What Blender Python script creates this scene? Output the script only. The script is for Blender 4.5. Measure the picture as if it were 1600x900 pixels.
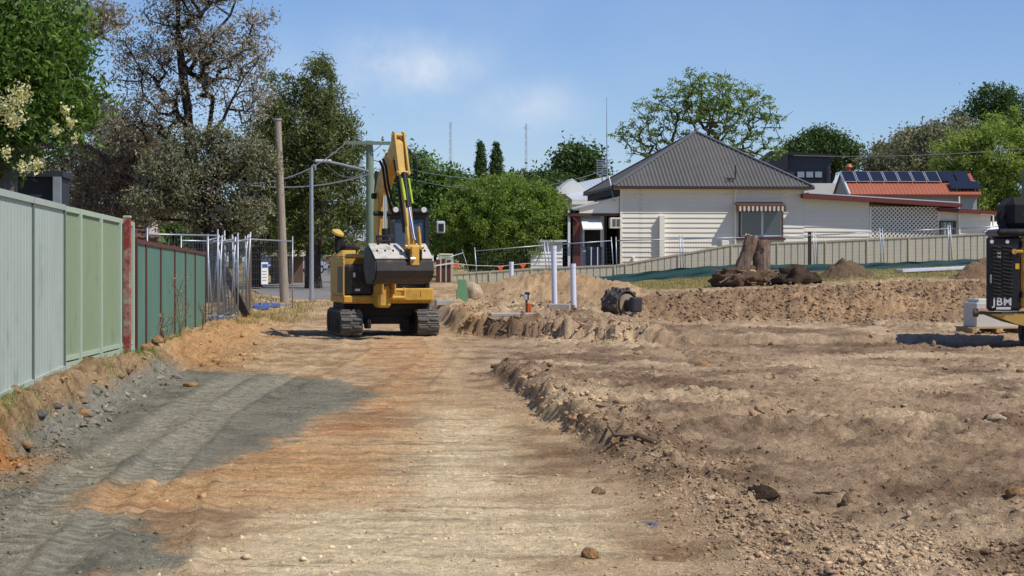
import bpy, math, random
import numpy as np
from mathutils import Vector, Matrix
R = math.radians
scene = bpy.context.scene
COL = scene.collection
for o in list(bpy.data.objects): bpy.data.objects.remove(o)

# ------------------------------------------------------------------ camera
F = 3000.0; HZ = 408.0; CH = 1.6            # focal in photo pixels, horizon row, eye height
cam = bpy.data.cameras.new('camera'); camo = bpy.data.objects.new('camera', cam); COL.objects.link(camo)
cam.sensor_width = 36; cam.lens = 36 * F / 1600; cam.shift_y = (HZ - 450) / 1600.0
cam.clip_start = 0.1; cam.clip_end = 9000
camo.location = (0, 0, CH); camo.rotation_euler = (R(90), 0, 0)
scene.camera = camo

# ------------------------------------------------------------------ world and sun
SUN = Vector((0.7, -0.36, 1.0)).normalized()
elev = math.asin(SUN.z); azim = math.atan2(SUN.x, SUN.y)
w = bpy.data.worlds.new('World'); scene.world = w; w.use_nodes = True
nt = w.node_tree; nt.nodes.clear()
def N(t, kind, **kw):
    n = t.nodes.new(kind)
    for k, v in kw.items(): setattr(n, k, v)
    return n
sky = N(nt, 'ShaderNodeTexSky', sky_type='NISHITA', sun_disc=False, sun_elevation=elev, sun_rotation=azim,
        altitude=300, air_density=1.0, dust_density=0.0, ozone_density=4.0)
bg = N(nt, 'ShaderNodeBackground'); outw = N(nt, 'ShaderNodeOutputWorld')
bg.inputs['Strength'].default_value = 0.11
tcw = N(nt, 'ShaderNodeTexCoord')
def math_(t, op, a, b=None, c=None, clamp=False):
    n = N(t, 'ShaderNodeMath', operation=op, use_clamp=clamp)
    for i, v in enumerate((a, b, c)):
        if v is None: continue
        if isinstance(v, (int, float)): n.inputs[i].default_value = v
        else: t.links.new(v, n.inputs[i])
    return n.outputs[0]
def noise_(t, vec, scale, detail=4, rough=.55):
    n = N(t, 'ShaderNodeTexNoise'); n.inputs['Scale'].default_value = scale
    n.inputs['Detail'].default_value = detail; n.inputs['Roughness'].default_value = rough
    if vec is not None: t.links.new(vec, n.inputs['Vector'])
    return n
def ramp_(t, fac, stops):
    n = N(t, 'ShaderNodeValToRGB'); e = n.color_ramp.elements
    while len(e) < len(stops): e.new(.5)
    for i, (p, c) in enumerate(stops):
        e[i].position = p; e[i].color = (*c, 1) if len(c) == 3 else c
    t.links.new(fac, n.inputs['Fac']); return n.outputs['Color']
def mixc(t, fac, a, b, mode='MIX'):
    n = N(t, 'ShaderNodeMix', data_type='RGBA', blend_type=mode)
    for k, v in ((0, fac), (6, a), (7, b)):
        if isinstance(v, (int, float)): n.inputs[k].default_value = v
        elif isinstance(v, tuple): n.inputs[k].default_value = (*v, 1)
        else: t.links.new(v, n.inputs[k])
    return n.outputs[2]
sep = N(nt, 'ShaderNodeSeparateXYZ'); nt.links.new(tcw.outputs['Generated'], sep.inputs[0])
cn = noise_(nt, tcw.outputs['Generated'], 26, 6, .6)
cn2 = noise_(nt, tcw.outputs['Generated'], 5, 4, .55)
mask = None
for (px, py, sx, sy, k) in ((635, 108, 105, 48, .95), (815, 166, 90, 36, .6), (470, 150, 150, 70, .35)):
    x0, z0 = (px - 800) / F, (HZ - py) / F
    a = math_(nt, 'DIVIDE', math_(nt, 'SUBTRACT', sep.outputs[0], x0), sx / F)
    b = math_(nt, 'DIVIDE', math_(nt, 'SUBTRACT', sep.outputs[2], z0), sy / F)
    r2 = math_(nt, 'ADD', math_(nt, 'MULTIPLY', a, a), math_(nt, 'MULTIPLY', b, b))
    e = math_(nt, 'POWER', 2.718, math_(nt, 'MULTIPLY', r2, -.9))
    nn = math_(nt, 'MULTIPLY_ADD', cn.outputs['Fac'], 2.6, -.62, clamp=True)
    e = math_(nt, 'MULTIPLY', math_(nt, 'MULTIPLY', e, nn), k)
    mask = e if mask is None else math_(nt, 'MAXIMUM', mask, e)
wisps = math_(nt, 'MULTIPLY', math_(nt, 'MULTIPLY_ADD', cn2.outputs['Fac'], 2.4, -1.2, clamp=True), .22)
mask = math_(nt, 'MAXIMUM', mask, wisps)
tint = mixc(nt, 1.0, sky.outputs[0], (0.78, 0.85, 1.07), 'MULTIPLY')
skyc = mixc(nt, mask, tint, (6.5, 7.2, 8.2))
nt.links.new(skyc, bg.inputs['Color']); nt.links.new(bg.outputs[0], outw.inputs[0])
sl = bpy.data.lights.new('sun', 'SUN'); sl.energy = 4.2; sl.angle = R(0.53); sl.color = (1, .95, .87)
so = bpy.data.objects.new('sun', sl); COL.objects.link(so)
so.rotation_euler = (-SUN).to_track_quat('-Z', 'Y').to_euler(); so.location = (20, -10, 40)
vs = scene.view_settings; vs.view_transform = 'Standard'; vs.look = 'None'; vs.gamma = 1; vs.exposure = 0.0
vs.use_curve_mapping = False
scene.render.engine = 'CYCLES'

# ------------------------------------------------------------------ small helpers
rng = random.Random(7); nrg = np.random.default_rng(11)
def at(px, py, d): return Vector(((px - 800) / F * d, d, CH - (py - HZ) / F * d))
def X(px, d): return (px - 800) / F * d
def Zp(py, d): return CH - (py - HZ) / F * d
def lin(r, g, b):
    f = lambda c: (c / 255 / 12.92) if c / 255 < .04045 else ((c / 255 + .055) / 1.055) ** 2.4
    return (f(r), f(g), f(b))
def tag(o, label=None, cat=None, group=None, kind=None):
    if label: o['label'] = label
    if cat: o['category'] = cat
    if group: o['group'] = group
    if kind: o['kind'] = kind
    return o
WM = {}
def empty(name, loc=(0, 0, 0), rz=0.0, label=None, cat=None, group=None):
    o = bpy.data.objects.new(name, None); COL.objects.link(o); o.empty_display_size = .2
    o.location = loc; o.rotation_euler = (0, 0, rz)
    WM[o.name] = Matrix.Translation(Vector(loc)) @ Matrix.Rotation(rz, 4, 'Z')
    return tag(o, label, cat, group)
def copy_tree(o, parent=None):
    c = o.copy(); COL.objects.link(c); c.parent = parent
    for ch in list(o.children):
        copy_tree(ch, c)
    return c
def link(name, me, parent=None, loc=None, rot=None):
    o = bpy.data.objects.new(name, me); COL.objects.link(o)
    if parent: o.parent = parent
    if loc is not None: o.location = loc
    if rot is not None: o.rotation_euler = rot
    return o
def np_mesh(name, V, Fq, mat, smooth=False):
    """V (n,3); Fq (m,k) array of equal-size polygons"""
    me = bpy.data.meshes.new(name); V = np.ascontiguousarray(V, dtype=np.float32); Fq = np.ascontiguousarray(Fq, dtype=np.int32)
    m, k = Fq.shape
    me.vertices.add(len(V)); me.vertices.foreach_set('co', V.ravel())
    me.loops.add(m * k); me.loops.foreach_set('vertex_index', Fq.ravel())
    me.polygons.add(m); me.polygons.foreach_set('loop_start', np.arange(0, m * k, k, dtype=np.int32))
    if smooth: me.polygons.foreach_set('use_smooth', np.ones(m, dtype=bool))
    me.update(calc_edges=True)
    if mat: me.materials.append(mat)
    return me
class MB:
    def __init__(s): s.v = []; s.f = []
    def add(s, vs, fs):
        b = len(s.v); s.v += [Vector(v) for v in vs]; s.f += [tuple(b + i for i in f) for f in fs]; return s
    def box(s, c, size, rot=None, taper=1.0):
        hx, hy, hz = size[0] / 2, size[1] / 2, size[2] / 2
        vs = []
        for z, t in ((-hz, 1), (hz, taper)):
            for x, y in ((-hx, -hy), (hx, -hy), (hx, hy), (-hx, hy)): vs.append(Vector((x * t, y * t, z)))
        if rot is not None:
            m = rot if isinstance(rot, Matrix) else Matrix.Rotation(rot, 3, 'Z')
            vs = [m @ v for v in vs]
        c = Vector(c)
        return s.add([v + c for v in vs], [(3, 2, 1, 0), (4, 5, 6, 7), (0, 1, 5, 4), (1, 2, 6, 5), (2, 3, 7, 6), (3, 0, 4, 7)])
    def bx(s, x0, x1, y0, y1, z0, z1): return s.box(((x0 + x1) / 2, (y0 + y1) / 2, (z0 + z1) / 2), (abs(x1 - x0), abs(y1 - y0), abs(z1 - z0)))
    def cbox(s, c, size, ch=.02, rot=None):
        """box with chamfered edges"""
        hx, hy, hz = (a / 2 for a in size); ch = min(ch, hx * .9, hy * .9, hz * .9); vs = []; fs = []
        idx = {}
        for sx in (-1, 1):
            for sy in (-1, 1):
                for sz in (-1, 1):
                    for k in range(3):
                        p = [sx * hx, sy * hy, sz * hz]
                        for j in range(3):
                            if j != k: p[j] -= (sx, sy, sz)[j] * ch
                        idx[(sx, sy, sz, k)] = len(vs); vs.append(Vector(p))
        I = idx
        for sx in (-1, 1):
            q = [I[(sx, -1, -1, 0)], I[(sx, 1, -1, 0)], I[(sx, 1, 1, 0)], I[(sx, -1, 1, 0)]]; fs.append(q if sx > 0 else q[::-1])
            q = [I[(-1, sx, -1, 1)], I[(1, sx, -1, 1)], I[(1, sx, 1, 1)], I[(-1, sx, 1, 1)]]; fs.append(q[::-1] if sx > 0 else q)
            q = [I[(-1, -1, sx, 2)], I[(1, -1, sx, 2)], I[(1, 1, sx, 2)], I[(-1, 1, sx, 2)]]; fs.append(q if sx > 0 else q[::-1])
        for a in (-1, 1):
            for b in (-1, 1):
                q = [I[(-1, a, b, 1)], I[(1, a, b, 1)], I[(1, a, b, 2)], I[(-1, a, b, 2)]]; fs.append(q if a * b > 0 else q[::-1])
                q = [I[(a, -1, b, 0)], I[(a, 1, b, 0)], I[(a, 1, b, 2)], I[(a, -1, b, 2)]]; fs.append(q[::-1] if a * b > 0 else q)
                q = [I[(a, b, -1, 0)], I[(a, b, 1, 0)], I[(a, b, 1, 1)], I[(a, b, -1, 1)]]; fs.append(q if a * b > 0 else q[::-1])
        for sx in (-1, 1):
            for sy in (-1, 1):
                for sz in (-1, 1):
                    q = [I[(sx, sy, sz, k)] for k in range(3)]; fs.append(q if sx * sy * sz > 0 else q[::-1])
        if rot is not None:
            m = rot if isinstance(rot, Matrix) else Matrix.Rotation(rot, 3, 'Z')
            vs = [m @ v for v in vs]
        return s.add([v + Vector(c) for v in vs], fs)
    def bar(s, a, b, wd, h=None, up=(0, 0, 1)):
        """rectangular bar from a to b, wd across, h along up"""
        a, b = Vector(a), Vector(b); h = h or wd; d = (b - a).normalized(); u = Vector(up)
        if abs(d.dot(u)) > .98: u = Vector((0, 1, 0))
        x = d.cross(u).normalized(); u = x.cross(d).normalized()
        vs = []
        for p in (a, b):
            for i, j in ((-1, -1), (1, -1), (1, 1), (-1, 1)): vs.append(p + x * (i * wd / 2) + u * (j * h / 2))
        return s.add(vs, [(3, 2, 1, 0), (4, 5, 6, 7), (0, 1, 5, 4), (1, 2, 6, 5), (2, 3, 7, 6), (3, 0, 4, 7)])
    def tube(s, pts, rad, n=10, cap=True):
        pts = [Vector(p) for p in pts]; rad = rad if isinstance(rad, (list, tuple)) else [rad] * len(pts)
        d0 = (pts[1] - pts[0]).normalized(); u = Vector((0, 0, 1)) if abs(d0.z) < .9 else Vector((1, 0, 0))
        x = d0.cross(u).normalized(); vs = []
        for i, p in enumerate(pts):
            a = pts[max(i - 1, 0)]; b = pts[min(i + 1, len(pts) - 1)]; d = (b - a).normalized()
            x = (x - d * x.dot(d)).normalized(); y = d.cross(x)
            for k in range(n):
                t = 2 * math.pi * k / n; vs.append(p + (x * math.cos(t) + y * math.sin(t)) * rad[i])
        fs = []
        for i in range(len(pts) - 1):
            for k in range(n):
                k2 = (k + 1) % n; fs.append((i * n + k, i * n + k2, (i + 1) * n + k2, (i + 1) * n + k))
        if cap:
            fs.append(tuple(range(n))[::-1]); m = (len(pts) - 1) * n; fs.append(tuple(m + k for k in range(n)))
        return s.add(vs, fs)
    def extr(s, prof, x0, x1, axis='x'):
        """closed polygon profile of (a,b) pairs extruded along axis"""
        n = len(prof); vs = []
        for x in (x0, x1):
            for a, b in prof:
                vs.append({'x': (x, a, b), 'y': (a, x, b), 'z': (a, b, x)}[axis])
        fs = [tuple(range(n))[::-1], tuple(n + i for i in range(n))]
        for i in range(n): fs.append((i, (i + 1) % n, n + (i + 1) % n, n + i))
        return s.add(vs, fs)
    def xform(s, m):
        s.v = [m @ v for v in s.v]; return s
    def build(s, name, mat, parent=None, world=False, smooth=False, label=None, bevel=0, data=False):
        vs = s.v
        if world and parent is not None:
            p = parent
            while p.parent: p = p.parent
            mi = WM[p.name].inverted(); vs = [mi @ v for v in vs]
        me = bpy.data.meshes.new(name); me.from_pydata([tuple(v) for v in vs], [], s.f)
        if smooth: me.polygons.foreach_set('use_smooth', [True] * len(me.polygons))
        me.update()
        import bmesh
        bm = bmesh.new(); bm.from_mesh(me); bmesh.ops.recalc_face_normals(bm, faces=bm.faces)
        if bevel: bmesh.ops.bevel(bm, geom=[e for e in bm.edges if e.is_manifold and e.calc_face_angle(0) > .5], offset=bevel, segments=1, affect='EDGES', clamp_overlap=True)
        bm.to_mesh(me); bm.free()
        if mat: me.materials.append(mat)
        if data: return me
        o = link(name, me, parent)
        if label: o['label'] = label
        if smooth:
            try: me.set_sharp_from_angle(angle=R(40))
            except Exception: pass
        return o

# ------------------------------------------------------------------ materials
def mat(name, col, rough=.7, metal=0.0, var=.15, scale=6, bump=0.0, bscale=40, spec=.4, dirt=None, dirt_amt=.0, dscale=3, stretch=None, coat=0):
    m = bpy.data.materials.new(name); m.use_nodes = True; t = m.node_tree; p = t.nodes['Principled BSDF']
    tc = N(t, 'ShaderNodeTexCoord'); vec = tc.outputs['Object']
    if stretch:
        mp = N(t, 'ShaderNodeMapping'); mp.inputs['Scale'].default_value = stretch; t.links.new(vec, mp.inputs[0]); vec = mp.outputs[0]
    n = noise_(t, vec, scale, 6, .6)
    c = ramp_(t, n.outputs['Fac'], [(.25, tuple(x * (1 - var) for x in col)), (.75, tuple(min(1, x * (1 + var)) for x in col))])
    if dirt is not None:
        n2 = noise_(t, tc.outputs['Object'], dscale, 8, .68)
        f = math_(t, 'MULTIPLY_ADD', n2.outputs['Fac'], 5.0, -2.5 - (1 - dirt_amt) * 1.0 + .5, clamp=True)
        c = mixc(t, f, c, dirt)
    t.links.new(c, p.inputs['Base Color'])
    p.inputs['Roughness'].default_value = rough; p.inputs['Metallic'].default_value = metal
    p.inputs['Specular IOR Level'].default_value = spec; p.inputs['Coat Weight'].default_value = coat
    if bump:
        n3 = noise_(t, vec, bscale, 5, .6); b = N(t, 'ShaderNodeBump'); b.inputs['Strength'].default_value = bump
        b.inputs['Distance'].default_value = .02; t.links.new(n3.outputs['Fac'], b.inputs['Height']); t.links.new(b.outputs[0], p.inputs['Normal'])
    return m
def leafmat(name, dark, light, trans=.35, rough=.55, extra=None):
    m = bpy.data.materials.new(name); m.use_nodes = True; t = m.node_tree; p = t.nodes['Principled BSDF']
    g = N(t, 'ShaderNodeNewGeometry')
    mid = tuple((a + b) / 2 for a, b in zip(dark, light))
    st = [(0, dark), (.5, mid), (1, light)]
    if extra: st = [(0, dark), (.45, mid), (.86, light), (.9, extra)]
    c = ramp_(t, g.outputs['Random Per Island'], st)
    t.links.new(c, p.inputs['Base Color']); p.inputs['Roughness'].default_value = rough
    p.inputs['Specular IOR Level'].default_value = .3
    tr = N(t, 'ShaderNodeBsdfTranslucent'); t.links.new(mixc(t, 1.0, c, (1.1, 1.25, .6), 'MULTIPLY'), tr.inputs[0])
    mx = N(t, 'ShaderNodeMixShader'); mx.inputs[0].default_value = trans
    t.links.new(p.outputs[0], mx.inputs[1]); t.links.new(tr.outputs[0], mx.inputs[2])
    t.links.new(mx.outputs[0], t.nodes['Material Output'].inputs[0])
    return m
def glassmat(name, col=(.02, .025, .03), rough=.06):
    m = bpy.data.materials.new(name); m.use_nodes = True; p = m.node_tree.nodes['Principled BSDF']
    p.inputs['Base Color'].default_value = (*col, 1); p.inputs['Roughness'].default_value = rough; p.inputs['Specular IOR Level'].default_value = .8
    return m
# ------------------------------------------------------------------ terrain
def hash2(ix, iy, seed):
    h = (ix.astype(np.int64) * 374761393 + iy.astype(np.int64) * 668265263 + seed * 1442695041) & 0xffffffff
    h = ((h ^ (h >> 13)) * 1274126177) & 0xffffffff
    return ((h ^ (h >> 16)) & 0xffff) / 65535.0
def vnoise(x, y, seed=0):
    ix = np.floor(x); iy = np.floor(y); fx = x - ix; fy = y - iy
    fx = fx * fx * (3 - 2 * fx); fy = fy * fy * (3 - 2 * fy)
    a = hash2(ix, iy, seed); b = hash2(ix + 1, iy, seed); c = hash2(ix, iy + 1, seed); d = hash2(ix + 1, iy + 1, seed)
    return (a * (1 - fx) + b * fx) * (1 - fy) + (c * (1 - fx) + d * fx) * fy
def fbm(x, y, seed=0, oct=4, gain=.5):
    s = 0; a = 1; t = 0
    for i in range(oct):
        s = s + a * vnoise(x * 2 ** i + 17.3 * i, y * 2 ** i - 9.1 * i, seed + i); t += a; a *= gain
    return s / t
def sst(a, b, x):
    t = np.clip((x - a) / (b - a), 0, 1); return t * t * (3 - 2 * t)
def fence_x(y): return np.interp(y, [0, 8, 16.5, 20.8, 26.3, 42.3, 70], [-2.75, -3.55, -4.4, -4.85, -5.2, -6.77, -9.5])
def edge_x(y): return np.interp(y, [6, 10, 13.6, 18.75, 19.4, 23.1, 27.3], [1.7, 1.3, .95, .5, .34, .07, -.36])
def plateau(x): return np.interp(x, [-8, -3, 0, 3, 6, 10, 16, 30], [.12, .3, .45, .7, .93, 1.15, 1.4, 1.5])
PILES = [(1.2, 55.5, 2.3, 2.2, .82), (-.3, 45.5, 1.6, 1.6, .1)]
def plat_s(x, y): return (x + .96) * .74 + (y - 41) * .67
def ground_h(x, y, fine=True):
    x = np.asarray(x, float); y = np.asarray(y, float)
    n1 = fbm(x * .35, y * .35, 3, 4) - .5; n2 = fbm(x * 1.6, y * 1.6, 9, 4) - .5; n3 = fbm(x * 6, y * 6, 21, 4) - .5
    n4 = fbm(x * 18, y * 18, 31, 3) - .5
    z = np.zeros_like(x) + .05 * n1
    rough = np.zeros_like(x)
    # lane behind the excavator rising gently to the street
    z = z + np.interp(y, [0, 43.5, 50, 58, 70, 250, 600], [0, 0, .1, .36, .42, .8, 1.0]) * (1 - sst(-2, .5, x))
    # far right: rising yard
    far = sst(45.2, 51.5, y + 1.2 * n1 + .5 * n2); P = plateau(x) + np.interp(y, [70, 110, 300], [0, .1, -.3])
    wr = sst(2.0, 4.0, x + .6 * n2)
    berm = far * P * np.interp(y, [52, 56, 64], [.76, .82, 1.0])
    z = z + wr * berm
    rough += wr * sst(44.5, 46, y) * (1 - sst(52, 56, y))
    # platform with the mound
    plat = (1 - wr) * sst(-1.5, -1.0, x + .12 * (y - 44) + .5 * n2)
    ps = plat_s(x, y); step = sst(-.1, .1, ps + .35 * n2 + .16 * n3 + .2 * n1)
    z = z + plat * step * np.interp(y, [38, 50, 70, 90], [.31, .36, .45, .6])
    rough += plat * step * (1 - sst(50, 60, y)) * .7 + .8 * (1 - wr) * sst(-1.4, -.9, x) * np.exp(-((ps - .1) / .4) ** 2)
    lowr = sst(36.8, 37.4, y) * wr * .13 ; z = z + lowr * (1 - far)
    # raised ground right of the lane with its cut edge
    ex = edge_x(y); side = sst(-.02, .17, x - ex - .18 * n2 - .16 * n3 + .03)
    amp = np.interp(y, [11, 14, 17, 19, 23, 27, 28], [.0, .05, .15, .2, .19, .15, .12]) * (1 - sst(27.0, 27.7, y + .4 * n2 + .2 * n3))
    amp = amp * (.72 + .28 * (1 - sst(.2, 2.8, x - ex)))
    z = z + side * amp
    lip = np.exp(-((x - ex - .28) / .3) ** 2) * np.interp(y, [9, 12, 15, 27, 28], [.1, .5, 1, .8, 0])
    rough += lip * .9
    z = z + .05 * np.exp(-((x - edge_x(y) - .1) / .3) ** 2) * sst(10.5, 12.5, y) * (1 - sst(14.5, 17, y))
    right = sst(0, .6, x - ex)
    rough += right * (.2 + .3 * sst(.5, .68, fbm(x * .55, y * .3, 77, 3)))
    # left bank under the fences
    fx = fence_x(y); off = np.interp(y, [10, 27, 31, 38, 46], [.42, .42, .95, 1.25, 1.8]) + .3 * n2 + .14 * n3
    hb = np.interp(y, [6, 21, 26, 42, 50, 66, 80], [.42, .4, .33, .16, .12, .2, 0])
    bank = 1 - sst(.22, 1.0, (x - fx) / np.maximum(off, .15))
    z = z + bank * hb * (1 - sst(64, 70, y))
    onb = np.exp(-((x - fx - .32) / .35) ** 2) * (1 - sst(48, 60, y)); rough += onb * .8
    rub = np.exp(-((x - fx - 1.0) / .9) ** 2) * sst(27, 31, y) * (1 - sst(52, 62, y)); rough += rub * .6
    for (cx, cy, rx, ry, h) in PILES:
        q = ((x - cx) / rx) ** 2 + ((y - cy) / ry) ** 2; k = np.clip(1 - q * .5, 0, 1); z = z + h * k ** 1.5 ; rough += .4 * k
    # undulations, clods, scrape lines and track marks
    near = 1 - sst(60, 75, y)
    rough = np.clip(rough, 0, 1.2) * near
    lump = np.clip(fbm(x * 3.3, y * 3.3, 23, 2) - .5, 0, 1) * 2; lump2 = np.clip(fbm(x * 8.5, y * 8.5, 25, 2) - .48, 0, 1) * 2
    z = z + near * (.03 * n2 + .032 * n3 + (.02 + .035 * right) * n4) + rough * (.09 * n2 + .13 * n3 + .09 * n4 + .13 * lump + .09 * lump2)
    if fine:
        cl = np.clip(n3 * 2.2 - .12, 0, 1); z = z + near * cl * .035 * np.clip(.25 + rough, 0, 1)
        lane = (1 - right) * (1 - bank) * (1 - sst(35, 45, y))
        tw = y + .03 * x + .1 * (fbm(x * .5, y * .5, 51, 3))
        sc = (vnoise(tw * 3.6, x * .25, 61) - .5) * .006 + (vnoise(tw * 8, x * .35, 62) - .5) * .01
        z = z + lane * sc * sst(.35, .6, fbm(x * .8, y * .4, 71, 3) + .12)
        for (pts, wd) in TRACKS:
            ys = [p[1] for p in pts]; xs = [p[0] for p in pts]
            dx = np.abs(x - np.interp(y, ys, xs)); inb = (1 - sst(wd * .46, wd * .56, dx)) * sst(ys[0], ys[0] + .5, y) * (1 - sst(ys[-1] - 1, ys[-1], y))
            cleat = np.sin((y + .25 * np.sign(x - np.interp(y, ys, xs)) * dx) * 2 * math.pi / .22)
            z = z + inb * (.009 * cleat - .012) + .02 * np.exp(-((dx - wd * .6) / .07) ** 2) * sst(ys[0], ys[0] + .5, y) * (1 - sst(ys[-1] - 1, ys[-1], y))
    return z
TRACKS = [([(-2.62, 9.0), (-2.74, 10.0), (-3.24, 14.9), (-3.8, 26.5)], .42), ([(-2.5, 11.5), (-2.75, 15), (-3.1, 20), (-3.2, 27.0)], .42),
          ([(-1.75, 8.8), (-2.2, 12.2), (-2.5, 15)], .4), ([(-2.9, 24), (-2.75, 34), (-3.3, 41)], .45), ([(-1.3, 24), (-1.15, 34), (-1.7, 41)], .45),
          ([(4.0, 34.5), (4.4, 38), (5.6, 43)], .5), ([(2.2, 12), (3.4, 15), (5.4, 18.5)], .5)]
def gz(x, y): return float(ground_h(np.array([x]), np.array([y]))[0])

def poly_sd(x, y, poly):
    P = np.array(poly); d = np.full(x.shape, 1e9); inside = np.zeros(x.shape, bool)
    for i in range(len(P)):
        ax, ay = P[i]; bx, by = P[(i + 1) % len(P)]
        ex, ey = bx - ax, by - ay; t = np.clip(((x - ax) * ex + (y - ay) * ey) / (ex * ex + ey * ey), 0, 1)
        d = np.minimum(d, (x - ax - t * ex) ** 2 + (y - ay - t * ey) ** 2)
        c = ((ay > y) != (by > y)) & (x < (bx - ax) * (y - ay) / (by - ay + 1e-12) + ax); inside ^= c
    d = np.sqrt(d); return np.where(inside, -d, d)
def gp(px, py): d = CH * F / (py - HZ); return ((px - 800) / F * d, d)
CLAY = [gp(*p) for p in [(160, 590), (284, 580), (440, 584), (533, 595), (587, 618), (547, 634), (467, 668), (413, 690), (356, 712), (300, 735), (284, 748), (180, 754), (147, 765), (108, 800),
        (265, 806), (312, 838), (265, 880), (170, 905), (-150, 930), (-150, 800), (20, 770), (58, 736), (67, 713), (45, 690), (90, 660)]]
ORNG = [gp(*p) for p in [(110, 803), (150, 765), (300, 742), (420, 690), (560, 640), (600, 600), (560, 560), (600, 530), (660, 528), (690, 560), (640, 620), (640, 680), (600, 730), (600, 790), (430, 800), (300, 800)]]
PALE = [gp(*p) for p in [(420, 800), (620, 740), (640, 660), (700, 640), (760, 660), (800, 740), (860, 790), (900, 870), (880, 960), (300, 960), (330, 860)]]
PALE2 = [gp(*p) for p in [(560, 520), (700, 522), (720, 560), (760, 600), (790, 660), (700, 640), (640, 560)]]
def ground_col(x, y, z):
    n1 = fbm(x * .5, y * .35, 101, 4); n2 = fbm(x * 2.2, y * 1.6, 102, 5, .6); n3 = fbm(x * 9, y * 7, 103, 4, .6)
    st = fbm(x * .5 + 3, (y + .03 * x) * 5.5, 104, 4, .6)     # scrape streaks across the lane
    ny = (n2 - .5); wob = .9 * (n1 - .5) + .9 * ny + .6 * (n3 - .5)
    sd = lambda P, s, k=1.0: 1 - sst(-s, s, poly_sd(x, y, P) + wob * k)
    C = lambda *c: np.array(lin(*c))
    mix = lambda a, b, f: a + (b - a) * f[..., None]
    soil = C(158, 134, 108); soilD = C(112, 91, 72); soilL = C(184, 160, 130)
    c = mix(np.broadcast_to(soil, x.shape + (3,)), np.broadcast_to(soilD, x.shape + (3,)), np.clip(sst(.42, .68, .55 * n1 + .45 * n2) * 1.0, 0, 1))
    c = mix(c, np.broadcast_to(soilL, c.shape), sst(.52, .72, fbm(x * .9, y * .5, 107, 4)) * .8)
    ex = edge_x(y); lane = (1 - sst(-.7, .3, x - ex + .5 * (n1 - .5))) * (1 - sst(60, 66, y))
    lanec = mix(np.broadcast_to(C(178, 152, 118), c.shape), np.broadcast_to(C(150, 121, 90), c.shape), sst(.4, .65, n2))
    c = mix(c, lanec, lane * .85)
    a = sd(PALE2, .4) ; c = mix(c, np.broadcast_to(C(178, 150, 116), c.shape), a * (.4 + .5 * n2))
    a = sd(PALE, .5) * (.55 + .45 * sst(.3, .6, st)); c = mix(c, np.broadcast_to(C(208, 187, 152), c.shape), a * .95)
    a = sd(ORNG, .35, .8) * np.clip(.45 + .9 * (st - .25), 0, 1)
    orc = mix(np.broadcast_to(C(190, 150, 104), c.shape), np.broadcast_to(C(166, 110, 70), c.shape), sst(.42, .62, .6 * st + .4 * n1))
    c = mix(c, orc, np.clip(a, 0, 1) * .88)
    a = sd(CLAY, .13, .6) ; clay = mix(np.broadcast_to(C(120, 118, 105), c.shape), np.broadcast_to(C(96, 94, 84), c.shape), sst(.38, .65, .5 * n2 + .5 * n3))
    tr = np.zeros_like(x)
    for pts, wd in TRACKS[:2]:
        dx = np.abs(x - np.interp(y, [p[1] for p in pts], [p[0] for p in pts])); q_ = (1 - sst(wd * .4, wd * .55, dx)); tr = np.maximum(tr, q_ * (.25 + .75 * sst(-.2, .5, np.sin((y + .25 * np.sign(x - np.interp(y, [p[1] for p in pts], [p[0] for p in pts])) * dx) * 2 * math.pi / .22)) * sst(.3, .5, n2)))  # cleat stripes: pale dust on ridges, plus tread shading put into the colour
    clay = mix(clay, np.broadcast_to(C(160, 155, 136), c.shape), tr * .6)
    clay_a = a; c = mix(c, clay, a * (.86 + .14 * n3))
    # bank: grey clay and buff layers by depth, orange corner
    fx = fence_x(y); bk = (1 - sst(.5, .75, x - fx + .25 * (n2 - .5))) * (1 - sst(27, 29, y))
    lay = sst(.14, .26, z + .12 * (n2 - .5)); bc = mix(np.broadcast_to(C(122, 118, 106), c.shape), np.broadcast_to(C(150, 124, 94), c.shape), lay)
    bc = mix(bc, np.broadcast_to(C(100, 82, 60), c.shape), sst(.5, .7, n3) * lay)
    c = mix(c, bc, bk)
    oc = np.exp(-(((x + 3.95) / .3) ** 2 + ((y - 14.6) / .8) ** 2)); c = mix(c, np.broadcast_to(C(160, 114, 70), c.shape), np.clip(oc * 1.5, 0, 1) * sst(.3, .5, n2 + .1))
    b2 = np.exp(-((x - fx - .7) / .8) ** 2) * sst(28, 30, y) * (1 - sst(46, 55, y)); c = mix(c, np.broadcast_to(C(168, 128, 84), c.shape), b2 * .8)
    # berm, dark damp patches and the mound
    wr = sst(1.8, 3.4, x); bm_ = wr * sst(45, 46.5, y) * (1 - sst(53, 55, y)); c = mix(c, mix(np.broadcast_to(C(132, 108, 84), c.shape), np.broadcast_to(C(160, 130, 98), c.shape), sst(.45, .62, n1)), bm_ * .85)
    for (cx, cy, rx, ry, k) in ((5.6, 36, 2.2, 1.1, .75), (9.2, 35.5, 2.2, 1.2, .7), (3.0, 13.5, 1.6, .5, .5), (2.6, 16.8, 1.7, 1.0, .55), (1.0, 15.7, .8, 1.3, .5), (4.6, 14.6, 1.2, .7, .4)):
        q = np.exp(-(((x - cx) / rx) ** 2 + ((y - cy) / ry) ** 2)); c = mix(c, np.broadcast_to(C(100, 80, 62), c.shape), np.clip(q * 1.6 * (n2 + .15), 0, 1) * k)
    q = np.exp(-(((x - 1.35) / 2.4) ** 2 + ((y - 55.5) / 3) ** 2)); c = mix(c, np.broadcast_to(C(160, 132, 100), c.shape), np.clip(q * 1.3, 0, 1) * .8)
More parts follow.
